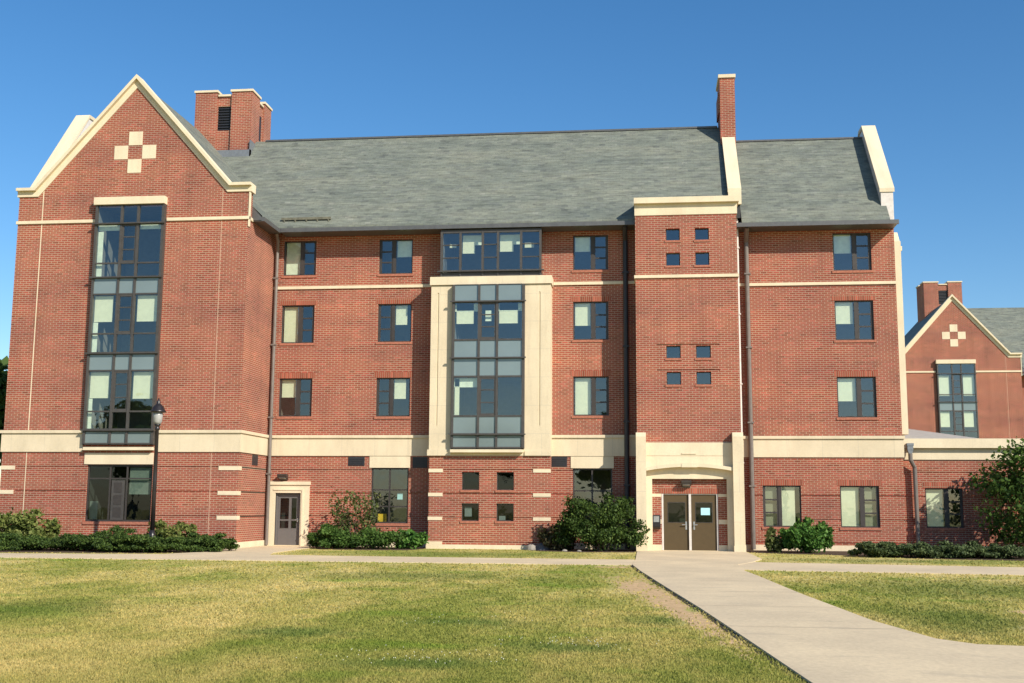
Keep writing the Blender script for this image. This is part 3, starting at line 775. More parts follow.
obj('pane', p, M['glass'], tw); room(tw, xs[0]+.03, xs[-1]-.03, z0, z1-.06, yf+.09, 2.8, 0)
for i, a, c, zz in ((0, .35, .75, 12.1), (1, .0, .62, 11.85), (3, .0, .65, 11.9), (4, .1, .65, 12.05)):
    w0, w1 = xs[i]+.05, xs[i+1]-.05; blind(tw, w0+a*(w1-w0), w0+c*(w1-w0), zz, 12.22 if i in (0, 4) else 12.3, yf+.3, 'blind')
for i in (1, 3): blind(tw, xs[i]+.05, xs[i+1]-.05, 12.2, 12.58, yf+.33, 'curtain')

# ---- side door with stone surround
sd = MB()
sd.box(-15.32, DO[0], -.07, .10, 0, DO[3]); sd.box(DO[1], -13.63, -.07, .10, 0, DO[3])
sd.box(-15.32, -13.63, -.07, .10, DO[3]+.001, 2.46); sd.box(-15.36, -13.59, -.12, .10, 2.462, 2.60)
sd.box(-13.93, -13.86, -.10, -.071, .0, DO[3]+.1); sd.box(-15.12, -13.86, -.10, -.071, DO[3]+.101, DO[3]+.17)
obj('door_surround', sd, M['stone2'], D)
def leaf_door(name, x0, x1, z0, z1, y, mat, lights, glass='glass_dark'):
    b = MB(); b.wall(x0, x1, z0, z1, y, [(*l, .05, False) for l in lights])
    b.quad((x0,y,z0),(x0,y,z1),(x0,y+.05,z1),(x0,y+.05,z0)); b.quad((x1,y,z0),(x1,y+.05,z0),(x1,y+.05,z1),(x1,y,z1))
    d = obj(name, b, M[mat], D)
    g = MB(); k = MB()
    for l in lights:
        g.quad((l[0],y+.025,l[2]),(l[1],y+.025,l[2]),(l[1],y+.025,l[3]),(l[0],y+.025,l[3]))
        a = .02
        k.box(l[0]-a, l[0], y-.008, y-.001, l[2]-a, l[3]+a); k.box(l[1], l[1]+a, y-.008, y-.001, l[2]-a, l[3]+a)
        k.box(l[0], l[1], y-.008, y-.001, l[2]-a, l[2]); k.box(l[0], l[1], y-.008, y-.001, l[3], l[3]+a)
    obj('door_glass', g, M[glass], d); obj('glazing_bead', k, M['frame'] if mat == 'door_brown' else M['door_grey'], d)
    bk = MB(); bk.box(x0-.05, x1+.05, y+.6, y+.65, z0, z1+.2); obj('vestibule', bk, M['room'], d)
    return d
dr = leaf_door('door', -14.95, -14.05, .05, 2.08, .10, 'door_grey', [(-14.87, -14.50, .72, 1.02), (-14.87, -14.50, 1.08, 1.93), (-14.40, -14.18, .72, 1.02), (-14.40, -14.18, 1.08, 1.93)])
boxes('handle', M['steel'], dr, (-14.13, -14.08, .03, .09, .98, 1.12), (-14.22, -14.1, .03, .05, 1.04, 1.07))
boxes('door_frame', M['door_grey'], D, (-15.035, -14.955, .06, .19, .0, 2.135), (-14.045, -13.985, .06, .19, 0, 2.135), (-14.955, -14.045, .06, .19, 2.085, 2.135))
boxes('threshold', M['concrete'], D, (-15.03, -13.99, -.25, .25, .0, .048))
def wall_lamp(x, y, z):
    b = MB(); b.box(x-.16, x+.16, y-.06, y, z-.14, z+.10)
    n = len(b.v)
    b.prism([(y-.061, z+.10), (y-.061, z-.08), (y-.30, z-.02), (y-.34, z+.08), (y-.30, z+.12)], x-.19, x+.19, 'x')
    l = obj('wall_lamp', b, M['frame'], D)
    g = MB(); g.prism([(y-.07, z-.10), (y-.28, z-.04), (y-.28, z-.022), (y-.07, z-.081)], x-.14, x+.14, 'x'); obj('lens', g, M['lamp_glass'], l)
wall_lamp(-14.72, 0, 2.78)

# ---- entrance tower, Y = -1.26
EX0, EX1, EY = -.39, 3.55, -1.26
ew = [(.81, 1.35, 12.03, 12.50), (1.94, 2.48, 12.03, 12.50), (.81, 1.35, 11.02, 11.53), (1.94, 2.48, 11.02, 11.53),
      (.77, 1.32, 7.37, 7.85), (1.91, 2.47, 7.37, 7.85), (.77, 1.32, 6.34, 6.83), (1.91, 2.47, 6.34, 6.83)]
b = MB(); hs = [(*q, .16, False) for q in ew] + [(.4, 2.8, 7.86, 7.92, .035, True), (.4, 2.8, 6.87, 6.93, .035, True)]
b.wall(EX0, EX1, 4.12, 13.05, EY, hs)
b.quad((EX1,EY,0),(EX1,2.8,0),(EX1,2.8,13.4),(EX1,EY,13.4)); b.quad((EX0,2.8,0),(EX0,EY,0),(EX0,EY,13.4),(EX0,2.8,13.4)); b.quad((EX1,2.8,9),(EX0,2.8,9),(EX0,2.8,13.4),(EX1,2.8,13.4))
et = obj('entrance_tower', b, M['brick'], D)
for q in ew:
    wn = grid_window(D, *q, EY, (), (), name='small_window', d=.12, deep=1.6, bar=.03, glass='glass')
    boxes('sill', M['sill'], wn, (q[0]-.05, q[1]+.05, EY-.03, EY+.1, q[2]-.085, q[2]-.004))
boxes('frieze', M['stone2'], et, (EX0-.02, EX1+.03, EY-.03, 2.6, 13.05, 13.50))
boxes('cornice', M['stone2'], et, (EX0-.04, EX1+.10, EY-.20, 2.7, 13.502, 13.73))
boxes('string_course', M['stone2'], et, (EX0-.05, EX1+.05, EY-.06, EY+.02, 10.53, 10.65), (EX1-.0, EX1+.05, EY+.021, .7, 10.53, 10.65), (EX0-.05, EX0, EY+.021, -.05, 10.53, 10.65))
# portal
b = MB(); PY = EY-.04
b.wall(-.05, 3.20, 0, 4.10, PY, [(.17, 2.98, 0, 2.73, .22, False), (-.02, 3.17, 3.595, 3.61, .02, True)])
b.quad((-.05,PY,4.10),(3.2,PY,4.10),(3.2,EY+.02,4.12),(-.05,EY+.02,4.12))
po = obj('portal', b, M['stone2'], D)
for xa, xb in ((-.43, -.05), (3.20, 3.60)):
    p = MB(); p.box(xa, xb, EY-.36, EY+.05, 0, 4.32); p.prism([(EY-.36, 4.32), (EY+.05, 4.32), (EY+.05, 4.48), (EY-.30, 4.48)], xa, xb, 'x')
    p.box(xa-.02, xb+.02, EY-.39, EY+.02, 0, .25)
    obj('pier', p, M['stone'], po)
p = MB(); n = 14
for i in range(n):
    xa, xb = -.045+3.24*i/n, -.045+3.24*(i+1)/n
    z = lambda x: 3.03+.15*(1-((x-1.575)/1.62)**2)
    p.prism([(xa, z(xa)), (xb, z(xb)), (xb, z(xb)+.13), (xa, z(xa)+.13)], PY-.26, PY-.001, 'y')
obj('arch_moulding', p, M['stone2'], po)
boxes('keystone', M['stone2'], po, (1.28, 1.87, PY-.275, PY-.261, 3.16, 3.33))
boxes('stone_ledge', M['stone2'], po, (1.30, 1.85, PY-.03, PY-.001, 3.67, 3.71))
IY = EY+.18
b = MB(); b.wall(.17, 2.98, 0, 2.73, IY, [(.52, 2.65, 0, 2.17, .12, False)])
b.quad((.17,IY,2.73),(2.98,IY,2.73),(2.98,PY,2.73),(.17,PY,2.73))
obj('doorway_wall', b, M['brick'], po)
boxes('lintel', M['soldier'], po, (.42, 2.75, IY-.012, IY+.05, 2.175, 2.38))
for xa, xb in ((.172, .515), (2.655, 2.978)):
    boxes('jamb_block', M['stone2'], po, *[(xa, xb, IY-.012, IY+.1, z0_, z1_) for z0_, z1_ in ((2.05, 2.17), (1.03, 1.20), (0, .25))])
for xa, xb, lx, name in ((.60, 1.535, (.77, 1.40), 'door'), (1.645, 2.58, (1.81, 2.42), 'door')):
    dr = leaf_door(name, xa, xb, .045, 2.13, IY+.06, 'door_brown', [(*lx, 1.10, 1.83)])
    hx = 1.44 if xa < 1 else 1.74
    h = MB(); h.box(hx-.03, hx+.03, IY+.045, IY+.059, .82, 1.12); h.tube([(hx, IY-.01, 1.0), (hx+(.12 if xa > 1 else -.16), IY-.01, 1.0)], .018, 8); h.tube([(hx, IY+.05, 1.0), (hx, IY-.01, 1.0)], .016, 8)
    obj('handle', h, M['steel'], dr)
boxes('door_frame', M['white'], D, (1.545, 1.635, IY-.01, IY+.12, .04, 2.165), (.525, .59, IY+.0, IY+.12, .04, 2.165), (2.59, 2.645, IY+.0, IY+.12, .04, 2.165), (.59, 1.545, IY+.03, IY+.12, 2.135, 2.168), (1.635, 2.59, IY+.03, IY+.12, 2.135, 2.168))
boxes('threshold', M['concrete'], D, (.53, 2.64, IY-.03, IY+.3, .02, .042))
wall_lamp(1.46, IY, 2.55)
b = MB(); b.box(.16, .47, IY-.22, IY-.001, .92, 1.36); b.prism([(IY-.22, .92), (IY-.001, .92), (IY-.001, .84), (IY-.14, .84)], .16, .47, 'x')
cb = empty('call_box', (0, 0, 0), 'small black box with grey front mounted beside the brown double doors', 'call box')
obj('housing', b, M['black'], cb, bevel=.012)
boxes('face_plate', M['steel'], cb, (.21, .42, IY-.232, IY-.2205, 1.10, 1.32))
tag(boxes('paper_notice', M['paper'], None, (2.0, 2.34, IY+.03, IY+.049, 1.37, 1.64)), 'pale blue paper notice taped in the right door window of the entrance', 'notice')

# ---- right range, Y = 0.75
QY = .75
rt = [(7.51, 9.01, 11.11, 12.66, 'R', .5, 'curtain', False), (7.50, 9.01, 8.29, 9.89, 'R', .56, 'blind', False), (7.49, 9.0, 5.21, 6.82, 'R', .58, 'blind', False),
      (4.50, 5.98, .92, 2.53, 'L', 1, 'blind', True), (7.47, 8.96, .92, 2.53, 'R', 1, 'blind', False)]
hl = [(*h[:4], .12, False) for h in rt]
for z in GROOVES[:2]:
    hl += [(a, c, z-.05, z, .03, True) for a, c in ((3.7, 4.499), (5.981, 7.469), (8.961, 9.9))]
hl.append((3.7, 9.9, .30, .34, .03, True))
w = MB(); w.wall(EX1, 9.92, 0, 12.95, QY, hl); w.quad((9.92,QY,0),(9.92,9.5,0),(9.92,9.5,13),(9.92,QY,13))
obj('wall', w, M['brick'], D)
for i, (x0, x1, z0, z1, c, dr_, sh, hf) in enumerate(rt):
    dorm_window(D, x0, x1, z0, z1, QY, c, dr_, sh, hf, lintel=z1 < 12, cas_blind=i >= 3)
boxes('belt_course', M['stone'], D, (3.61, 9.96, QY-.05, QY+.02, 3.64, 4.36), (3.61, 10.0, QY-.11, QY+.02, 4.362, 4.48))
boxes('string_course', M['stone2'], D, (3.62, 9.93, QY-.06, QY+.02, 10.53, 10.65))
boxes('base_course', M['stone2'], D, (3.62, 9.96, QY-.05, QY+.02, 0, .22))
b = MB(); b.box(9.925, 10.19, QY+.12, QY+1.2, 4.55, 12.30); b.prism([(QY+.12, 12.3), (QY+1.2, 12.3), (QY+1.2, 12.75), (QY+.5, 12.75)], 9.925, 10.16, 'x'); b.box(9.925, 10.32, QY+.5, QY+1.25, 12.0, 12.18)
obj('pilaster', b, M['stone2'], D)

# ---- roofs
def main_roof(x0, x1, ye, ze, yr, zr, yb, parent):
    r = MB(); r.prism([(ye, ze), (yr, zr), (yb, zr), (yb+3.2, ze), (yb+3.2, ze-.06), (ye, ze-.06)], x0, x1, 'x')
    return obj('roof', r, M['slate'], parent)
mr = main_roof(-26.2, 3.34, -.86, 13.02, 3.70, 18.22, 6.9, D)
rr = main_roof(3.86, 9.62, -.11, 12.99, 3.91, 17.60, 6.9, D)
boxes('ridge_cap', M['gutter'], mr, (-17.3, 3.2, 3.62, 3.9, 18.19, 18.27)); boxes('ridge_cap', M['gutter'], rr, (3.95, 9.4, 3.84, 4.1, 17.58, 17.65))
boxes('gutter', M['gutter'], D, (TC+5.31, EX0-.0, -.93, -.78, 12.78, 12.945), (TC+5.31, EX0, -.78, -.002, 12.78, 12.80), (TC+5.31, EX0, -.775, -.70, 12.80, 12.96))
boxes('gutter', M['gutter'], D, (EX1+.02, 9.94, QY-.93, QY-.78, 12.78, 12.945), (EX1+.02, 9.9, QY-.78, QY-.002, 12.78, 12.80), (EX1+.02, 9.93, QY-.775, QY-.70, 12.80, 12.96))
b = MB(); b.box(-15.0, -12.9, -.66, -.58, 13.36, 13.46)
for k in range(5): b.box(-14.9+k*.47, -14.85+k*.47, -.66, -.50, 13.27, 13.36)
obj('snow_guard', b, M['weathered'], mr)
# valley between the tower roof and the main roof
v = MB(); A = Vector((-15.10, -.72, 13.06)); Bv = Vector((-19.55, 2.95, 17.50)); e = Vector((.09, .02, 0))
v.quad(tuple(A-e+Vector((0,-.05,.0))), tuple(A+e+Vector((0,-.05,.0))), tuple(Bv+e+Vector((0,-.05,0))), tuple(Bv-e+Vector((0,-.05,0)))); obj('valley', v, M['lead'], mr)
# end parapets and fire wall
def parapet(x0, x1, pts, base, name='parapet', body='lead'):
    b = MB(); b.prism([(pts[0][0]+.04, base)] + [(y+.04, z-.16) for y, z in pts] + [(pts[-1][0]+.04, base)], x0+.05, x1-.05, 'x')
    o = obj(name, b, M[body], D)
    c = MB()
    for i in range(len(pts)-1):
        (ya, za), (yb, zb) = pts[i], pts[i+1]
        c.prism([(ya, za), (yb, zb), (yb, zb-.16), (ya, za-.16)], x0, x1, 'x')
    obj('coping', c, M['stone2'], o); return o
parapet(9.37, 9.95, [(.45, 14.40), (3.72, 18.10), (4.5, 18.10), (8.6, 14)], 13.0, body='white')
parapet(-26.55, -25.86, [(-.3, 14.85), (3.6, 19.75), (4.3, 19.75), (8.6, 14.5)], 13.0, body='white')
parapet(3.33, 3.87, [(.0, 14.42), (2.86, 17.58), (4.6, 17.58), (8.6, 14)], 13.2, 'fire_wall', 'pipe_dark')
boxes('fire_wall_block', M['stone2'], D, (3.34, 3.86, -.10, .035, 13.74, 14.24))
b = MB(); b.box(3.28, 3.92, 2.75, 4.35, 16.9, 20.12); b.box(3.21, 3.279, 2.9, 4.2, 18.6, 19.5)
ch = obj('chimney', b, M['brick'], D); boxes('cap', M['stone2'], ch, (3.22, 3.96, 2.69, 4.41, 20.122, 20.27))
vent_chimney(D, -20.48, -17.79, 3.0, 5.7, 16.9, 20.50)

# ---- rainwater pipes
def pipe(pts, r, mat, straps=()):
    p = MB(); p.tube(pts, r, 10); o = obj('downpipe', p, M[mat], D)
    if straps:
        x, y = pts[-1][:2]
        boxes('strap', M[mat], o, *[(x-r-.03, x+r+.03, y-r-.015, y+r+.03, z-.03, z+.03) for z in straps])
    return o
pipe([(-15.14, -.80, 12.78), (-15.18, -.45, 12.5), (-15.28, -.17, 12.1), (-15.31, -.17, .05)], .07, 'pipe', (11, 8.2, 5.2, 2.9))
pipe([(-.80, -.75, 12.8), (-.80, -.14, 12.3), (-.80, -.14, .05)], .10, 'pipe_dark', (11, 8, 5, 2.5))
pipe([(4.06, .0, 12.8), (4.06, .58, 12.3), (4.08, .58, .05)], .095, 'pipe', (11, 8, 5, 2.5))
pipe([(3.68, .2, 13.5), (3.68, .2, .05)], .05, 'white', (12.0, 9.3, 6.5, 3.4))
# low wing rainwater head
b = MB(); b.box(10.12, 10.34, .84, .97, 3.94, 4.10); b.prism([(10.10, 4.10), (10.36, 4.10), (10.36, 4.20), (10.10, 4.20)], .82, .97, 'y'); b.prism([(10.12, 3.939), (10.34, 3.939), (10.28, 3.78), (10.18, 3.78)], .85, .97, 'y')

# ================================================================== LOW WING
L = empty('brick_wing', (0, 0, 0), 'one storey brick wing with cream cornice beside the right end of the tall hall', 'building')
LY = 1.22
LWN = (10.80, 12.22, .93, 2.46)
w = MB(); hl = [(*LWN, .12, False)]
for z in GROOVES:
    hl += [(9.94, 22, z-.05, z, .03, True)] if z > 2.6 else [(9.94, LWN[0]-.001, z-.05, z, .03, True), (LWN[1]+.001, 22, z-.05, z, .03, True)]
w.wall(9.93, 22, 0, 3.57, LY, hl); w.quad((22,LY,0),(22,14,0),(22,14,4.2),(22,LY,4.2)); w.quad((22,14,0),(9.93,14,0),(9.93,14,4.2),(22,14,4.2))
obj('wall', w, M['brick'], L)
dorm_window(L, *LWN, LY, 'R', 1, 'blind', False)
boxes('base_course', M['stone2'], L, (9.94, 22, LY-.05, LY+.02, 0, .24))
boxes('frieze', M['stone2'], L, (9.93, 22.03, LY-.05, LY+.1, 3.572, 4.02))
boxes('cornice', M['stone2'], L, (9.93, 22.2, LY-.24, LY+.15, 4.022, 4.39))
r = MB(); r.quad((9.93,LY+.15,4.36),(22,LY+.15,4.36),(22,14,4.30),(9.93,14,4.30))
r.poly([(9.94, LY+.16, 4.40), (13.2, LY+.3, 4.40), (9.94, 5.5, 5.25)]); r.poly([(13.2, LY+.3, 4.40), (13.2, 9, 4.40), (9.94, 5.5, 5.25)]); r.poly([(9.94, 5.5, 5.25), (13.2, 9, 4.40), (9.94, 9, 4.40)]); obj('roof', r, M['membrane'], L)
h = obj('rainwater_head', b, M['lead'], L)
p = MB(); p.tube([(10.23, .90, 3.8), (10.23, .90, 3.55), (10.40, 1.02, 3.25), (10.42, 1.02, 0.05)], .085, 10); obj('downpipe', p, M['pipe'], L)
# ================================================================== FAR HALL
F = empty('brick_hall', (43.70, 48.33, -.75), 'distant red brick hall with pointed gable and cream cross far behind the low wing', 'building')
far_shades = [(0, 10.95, 12.5, .0, .85, 'blind'), (2, 10.95, 12.5, .1, .95, 'blind'), (0, 8.6, 9.75, .02, .75, 'blind'), (2, 8.6, 9.75, .05, .8, 'blind')]
gable_tower(F, 7.0, far_shades)
main_roof(-19.5, 6.0, -.86, 13.02, 4.35, 19.0, 6.9, F)
w = MB(); w.wall(TX1, 4, 0, 12.95, 0, [(-13.2, -11.8, 8.3, 9.9, .1, True), (-13.2, -11.8, 5.3, 6.9, .1, True), (-13.2, -11.8, 11.2, 12.6, .1, True)]); w.quad((4,0,0),(4,9,0),(4,9,13),(4,0,13)); w.wall(-32, TX0, 0, 11.2, 1.5)
w.quad((-32,9,0),(-32,1.5,0),(-32,1.5,11.2),(-32,9,11.2)); w.quad((-32,1.5,11.2),(TX0,1.5,11.2),(TX0,9,11.2),(-32,9,11.2))
obj('wall', w, M['brick'], F)
boxes('gutter', M['gutter'], F, (TC+5.31, 4, -.93, -.78, 12.78, 12.945), (TC+5.31, 4, -.78, -.002, 12.78, 12.80))
vent_chimney(F, -20.85, -17.80, 3.0, 5.5, 16.9, 21.05)

# ================================================================== GROUND, PATHS, BEDS
g = MB(); g.quad((-900,-500,0),(900,-500,0),(900,1500,0),(-900,1500,0))
tag(obj('ground', g, M['ground']), kind='structure')
def slab(name, pts, z, mat, th=.05):
    b = MB(); n = len(pts)
    b.poly([(x, y, z) for x, y in pts])
    for i in range(n):
        (xa, ya), (xb, yb) = pts[i], pts[(i+1) % n]
        b.quad((xa,ya,z-th),(xb,yb,z-th),(xb,yb,z),(xa,ya,z))
    return tag(obj(name, b, M[mat]), kind='structure')
PL = [(-.42,-1.0),(-.40,-8.8),(-.46,-12.3),(-.20,-15.6),(.30,-21),(.83,-26.5),(1.2,-30.8),(1.5,-34.4),(2.9,-50)]
PR = [(40,-50),(40,-30.2),(12,-30.9),(6,-31.1),(4.5,-31.16),(3.95,-31.05),(3.6,-30.5),(3.25,-28.2),(2.9,-22.9),(2.62,-17),(2.49,-14.9),(2.56,-11.6),(3.1,-9.9),(3.62,-7.5),(3.62,-1.0)]
MAIN = PL+PR
WALK_L = [(-60,-12.1),(-20,-12.3),(-.42,-12.35),(-.42,-8.95),(-6,-8.9),(-12.4,-8.5),(-12.9,-6.6),(-12.95,-1.0),(-13.2,-.02),(-15.36,-.02),(-15.36,-6.6),(-15.9,-8.9),(-20,-9.6),(-60,-9.6)]
WALK_R = [(2.45,-14.2),(9.4,-14.95),(20,-16.6),(45,-21),(45,-16.8),(20,-12.7),(10.66,-10.95),(3.36,-9.65),(2.5,-9.3)]
slab('sidewalk', WALK_L, .024, 'concrete'); slab('sidewalk', WALK_R, .020, 'concrete'); slab('path', MAIN, .032, 'concrete')
# expansion joints in the path
b = MB()
for y in (-4.5, -8.95, -12.4, -15.8, -19.2, -22.6, -26, -29.4):
    xl = np.interp(-y, [-p[1] for p in PL], [p[0] for p in PL]); pr = sorted([(-p[1], p[0]) for p in PR[4:]])
    xr = np.interp(-y, [q[0] for q in pr], [q[1] for q in pr])
    b.quad((xl+.02,y-.010,.0335),(xr-.02,y-.010,.0335),(xr-.02,y+.010,.0335),(xl+.02,y+.010,.0335))
tag(obj('path_joint', b, M['joint']), kind='structure')
# bare soil strip where the turf has pulled away from the path
b = MB()
for i in range(2, len(PL)-1):
    (xa, ya), (xb, yb) = PL[i], PL[i+1]
    b.quad((xa-.07,ya,.005),(xb-.09,yb,.005),(xb,yb,.005),(xa,ya,.005))
tag(obj('soil_edge', b, M['soil']), kind='structure')
def bed(pts): slab('planting_bed', pts, .012, 'mulch', .012)
BEDS = [[(-40,-8.9),(-24,-8.7),(-17,-8.1),(-15.2,-6.9),(-14.75,-5.4),(-15.0,-3.7),(-15.5,-3.3),(-40,-3.3)],
        [(-12.9,-2.2),(-12.3,-2.9),(-10.5,-3.2),(-9,-2.9),(-8.65,-1.6),(-8.6,-.02),(-12.95,-.02)],
        [(-4.6,-1.4),(-4.0,-2.4),(-2.4,-3.0),(-.5,-2.6),(-.45,-1.3),(-.45,-.02),(-3.75,-.02),(-3.75,-.9)],
        [(3.75,-1.6),(5,-2.5),(7.3,-3.4),(9,-5.4),(12,-6.2),(20,-6.8),(20,1.2),(9.9,1.2),(9.9,.7),(3.75,.7)]]
for q in BEDS: bed(q)

# ---- grass blades
def inside(px, py, poly):
    c = np.zeros(len(px), bool); n = len(poly); j = n-1
    for i in range(n):
        xi, yi = poly[i]; xj, yj = poly[j]
        k = ((yi > py) != (yj > py)) & (px < (xj-xi)*(py-yi)/(yj-yi+1e-12)+xi); c ^= k; j = i
    return c
rng = np.random.default_rng(5)
def dirtmask(x, y):
    d = np.full(len(x), 9.0)
    for cx, cy, rx, ry in DIRT: d = np.minimum(d, np.hypot((x-cx)/rx, (y-cy)/ry))
    t = (-.094*y-1.62-x)/(.048*y+2.05)
    d = np.minimum(d, np.maximum(np.abs(t-.5)*1.7, np.abs(y+25.5)/9.0)+.25)
    return rng.random(len(x)) < np.clip(1.45-d*.95, 0, .96)
def sample(n, y0, y1, p=2.0):
    d = 1/np.sqrt(rng.random(n)*(1/(46+y0)**p-1/(46+y1)**p)+1/(46+y1)**p) if p == 2 else None
    y = d-46; c = -d*.115; hw = d*.50
    x = c+hw*(2*rng.random(n)-1)
    k = ~(inside(x, y, MAIN) | inside(x, y, WALK_L) | inside(x, y, WALK_R))
    for q in BEDS: k &= ~inside(x, y, q)
    k &= y < -.9
    return x[k], y[k]
x, y = sample(430000, -37.0, -1.0)
dm = dirtmask(x, y)
x = x[~dm]; y = y[~dm]; n = len(x)
dist = y+46
hgt = (.012+.018*rng.random(n))*np.clip(.8+dist/45, .8, 1.5); wid = (.006+.006*rng.random(n))*np.clip(dist/9, 1, 3.2)
ang = rng.random(n)*2*math.pi; lean = hgt*.7*rng.random(n); la = rng.random(n)*2*math.pi
v = np.zeros((n, 3, 3))
v[:, 0, 0] = x-np.cos(ang)*wid; v[:, 0, 1] = y-np.sin(ang)*wid; v[:, 1, 0] = x+np.cos(ang)*wid; v[:, 1, 1] = y+np.sin(ang)*wid
v[:, 2, 0] = x+np.cos(la)*lean; v[:, 2, 1] = y+np.sin(la)*lean; v[:, 2, 2] = hgt
me = bpy.data.meshes.new('lawn_grass'); me.vertices.add(3*n); me.vertices.foreach_set('co', v.ravel())
me.loops.add(3*n); me.loops.foreach_set('vertex_index', np.arange(3*n, dtype=np.int32)); me.polygons.add(n)
me.polygons.foreach_set('loop_start', np.arange(0, 3*n, 3, dtype=np.int32)); me.polygons.foreach_set('loop_total', np.full(n, 3, np.int32))
me.materials.append(M['blade']); me.update(calc_edges=True)
tag(link(bpy.data.objects.new('lawn_grass', me), None), 'short patchy lawn grass, green and straw coloured', 'grass', kind='stuff')
# clover heads in drifts
cl = []
for cx, cy, sx, sy, k in ((-2.5,-33.6,.6,.3,50), (-1.0,-32.0,.55,.4,45), (-2.5,-29.3,.7,.6,20)):
    cl.append(np.stack([rng.normal(cx, sx, k), rng.normal(cy, sy, k)], 1))
cl = np.concatenate(cl); b = MB()
for (cx, cy) in cl:
    if inside(np.array([cx]), np.array([cy]), MAIN)[0]: continue
    s = .0065; z = .055+.03*rng.random()
    vs = [(cx+s,cy,z),(cx-s,cy,z),(cx,cy+s,z),(cx,cy-s,z),(cx,cy,z+s),(cx,cy,z-s)]; n0 = len(b.v); b.v += vs
    for f in ((0,2,4),(2,1,4),(1,3,4),(3,0,4),(2,0,5),(1,2,5),(3,1,5),(0,3,5)): b.f.append(tuple(n0+i for i in f)); b.m.append(0)
tag(obj('clover_flowers', b, M['clover']), 'scattered white clover flowers in the lawn', 'clover', kind='stuff')

# ================================================================== STREET LAMP
sl = empty('street_lamp', (-17.25, -6.75, 0), 'tall black lamp post with acorn style lantern before the gabled brick tower', 'street lamp')
b = MB(); b.lathe([(.20,0),(.20,.12),(.15,.2),(.15,.55),(.11,.62),(.085,.75)], k=14); obj('base', b, M['black'], sl, True)
b = MB(); b.lathe([(.078,.75),(.070,2.5),(.058,4.25),(.085,4.27),(.085,4.33),(.06,4.36),(.10,4.42),(.11,4.46)], k=14); obj('pole', b, M['black'], sl, True)
b = MB(); b.lathe([(.10,4.46),(.15,4.55),(.17,4.75),(.16,4.90)], k=14); ln = obj('lantern', b, M['lamp_glass'], sl, True)
b = MB(); b.lathe([(.27,4.88),(.28,4.92),(.24,4.96),(.20,5.06),(.11,5.16),(.06,5.2),(.075,5.25),(.04,5.3),(.012,5.40)], k=16); obj('cap', b, M['black'], ln, True)

# ================================================================== PLANTING
hedge = [(-23.9, -6.6, 1.25, 1.0, .72, 'dark green yew bush at the far left of the low row under the tower', 3600),
         (-22.0, -6.7, 1.3, 1.05, .78, 'dark green yew bush in front of the yellow green shrub by the tower', 4000),
         (-20.2, -6.6, 1.3, 1.0, .80, 'dark green yew bush under the left half of the ground floor tower window', 4000),
         (-18.55, -6.9, 1.2, 1.0, 1.02, 'tallest dark yew bush, immediately left of the lamp post', 4000),
         (-17.0, -7.2, 1.2, .9, .80, 'dark green yew bush immediately right of the lamp post', 3800),
         (-15.55, -6.2, 1.1, 1.0, .76, 'rounded dark yew bush ending the row beside the side door walk', 4000)]
for i, (x, y, rx, ry, h, lb, n) in enumerate(hedge):
    shrub('yew_bush', lb, 'bush', 'low yew bushes along the tower', x, y, rx, ry, h, 'yew', .055, int(n*2.6), 20+i, 30, 4, .12, 0., True)
shrub('leafy_shrub', 'yellow green shrub rising behind the yews at the left edge', 'shrub', None, -23.3, -4.7, 1.4, .8, 1.85, 'light', .10, 5200, 41, 26, 7, .25, 0., True)
shrub('leafy_shrub', 'yellow green shrub behind the yews just right of the lamp post', 'shrub', None, -17.45, -4.7, 1.0, .7, 1.3, 'light', .09, 2600, 42, 20, 6, .2, 0., True)
shrub('rangy_shrub', 'tall thin olive shrub with sparse leaves left of the ground floor window', 'shrub', None, -11.45, -1.3, 1.2, .7, 2.25, 'olive', .08, 1500, 51, 26, 14, .85)
shrub('rounded_bush', 'olive green rounded bush right of the grey side door', 'bush', None, -11.9, -2.0, 1.05, .75, 1.12, 'box', .06, 8500, 52, 26, 4, 0., 0., True)
shrub('rounded_bush', 'fresh green rounded bush under the tall ground floor window', 'bush', None, -10.35, -2.0, 1.1, .75, 1.05, 'box', .06, 8500, 53, 28, 4, 0., 0., True)
shrub('flowering_shrub', 'small green shrub with reddish tips in the corner left of the brick bay', 'shrub', None, -9.1, -1.7, .65, .55, .72, 'bright', .10, 1200, 54, 9, 5, .35)
shrub('yew_tree', 'large spreading dark green yew left of the entrance doors', 'bush', None, -1.72, -1.9, 1.6, .9, 2.5, 'yew', .062, 21000, 61, 70, 14, .5, .3, True)
shrub('bronze_shrub', 'low bronze green shrub between the brick bay and the large yew', 'shrub', None, -3.45, -1.6, .75, .6, 1.05, 'rhodo', .085, 3000, 62, 12, 6, .3)
shrub('bright_shrub', 'bright green upright shrub below the two windows right of the entrance', 'shrub', None, 5.85, -1.5, .9, .7, 1.62, 'bright', .085, 8000, 71, 42, 8, .3, 0., True)
shrub('small_shrub', 'small sparse shrub leaning left of the bright green one', 'shrub', None, 4.70, -1.4, .42, .4, .95, 'olive', .09, 800, 72, 8, 6, .45)
jun = [(7.9, -4.4, .95, .9, .66, 'low juniper bush at the left end of the row by the downpipe'), (9.2, -4.5, .95, .9, .70, 'low juniper bush below the right ground floor window'),
       (10.5, -4.5, .95, .9, .68, 'low juniper bush below the window of the low wing'), (11.75, -4.6, .95, .9, .62, 'low juniper bush at the right end of the row by the small tree'),]
for i, (x, y, rx, ry, h, lb) in enumerate(jun):
    shrub('juniper_bush', lb, 'bush', 'low juniper bushes right of the entrance', x, y, rx, ry, h, 'juniper', .055, 7500, 80+i, 34, 3, .25, -.6, True)
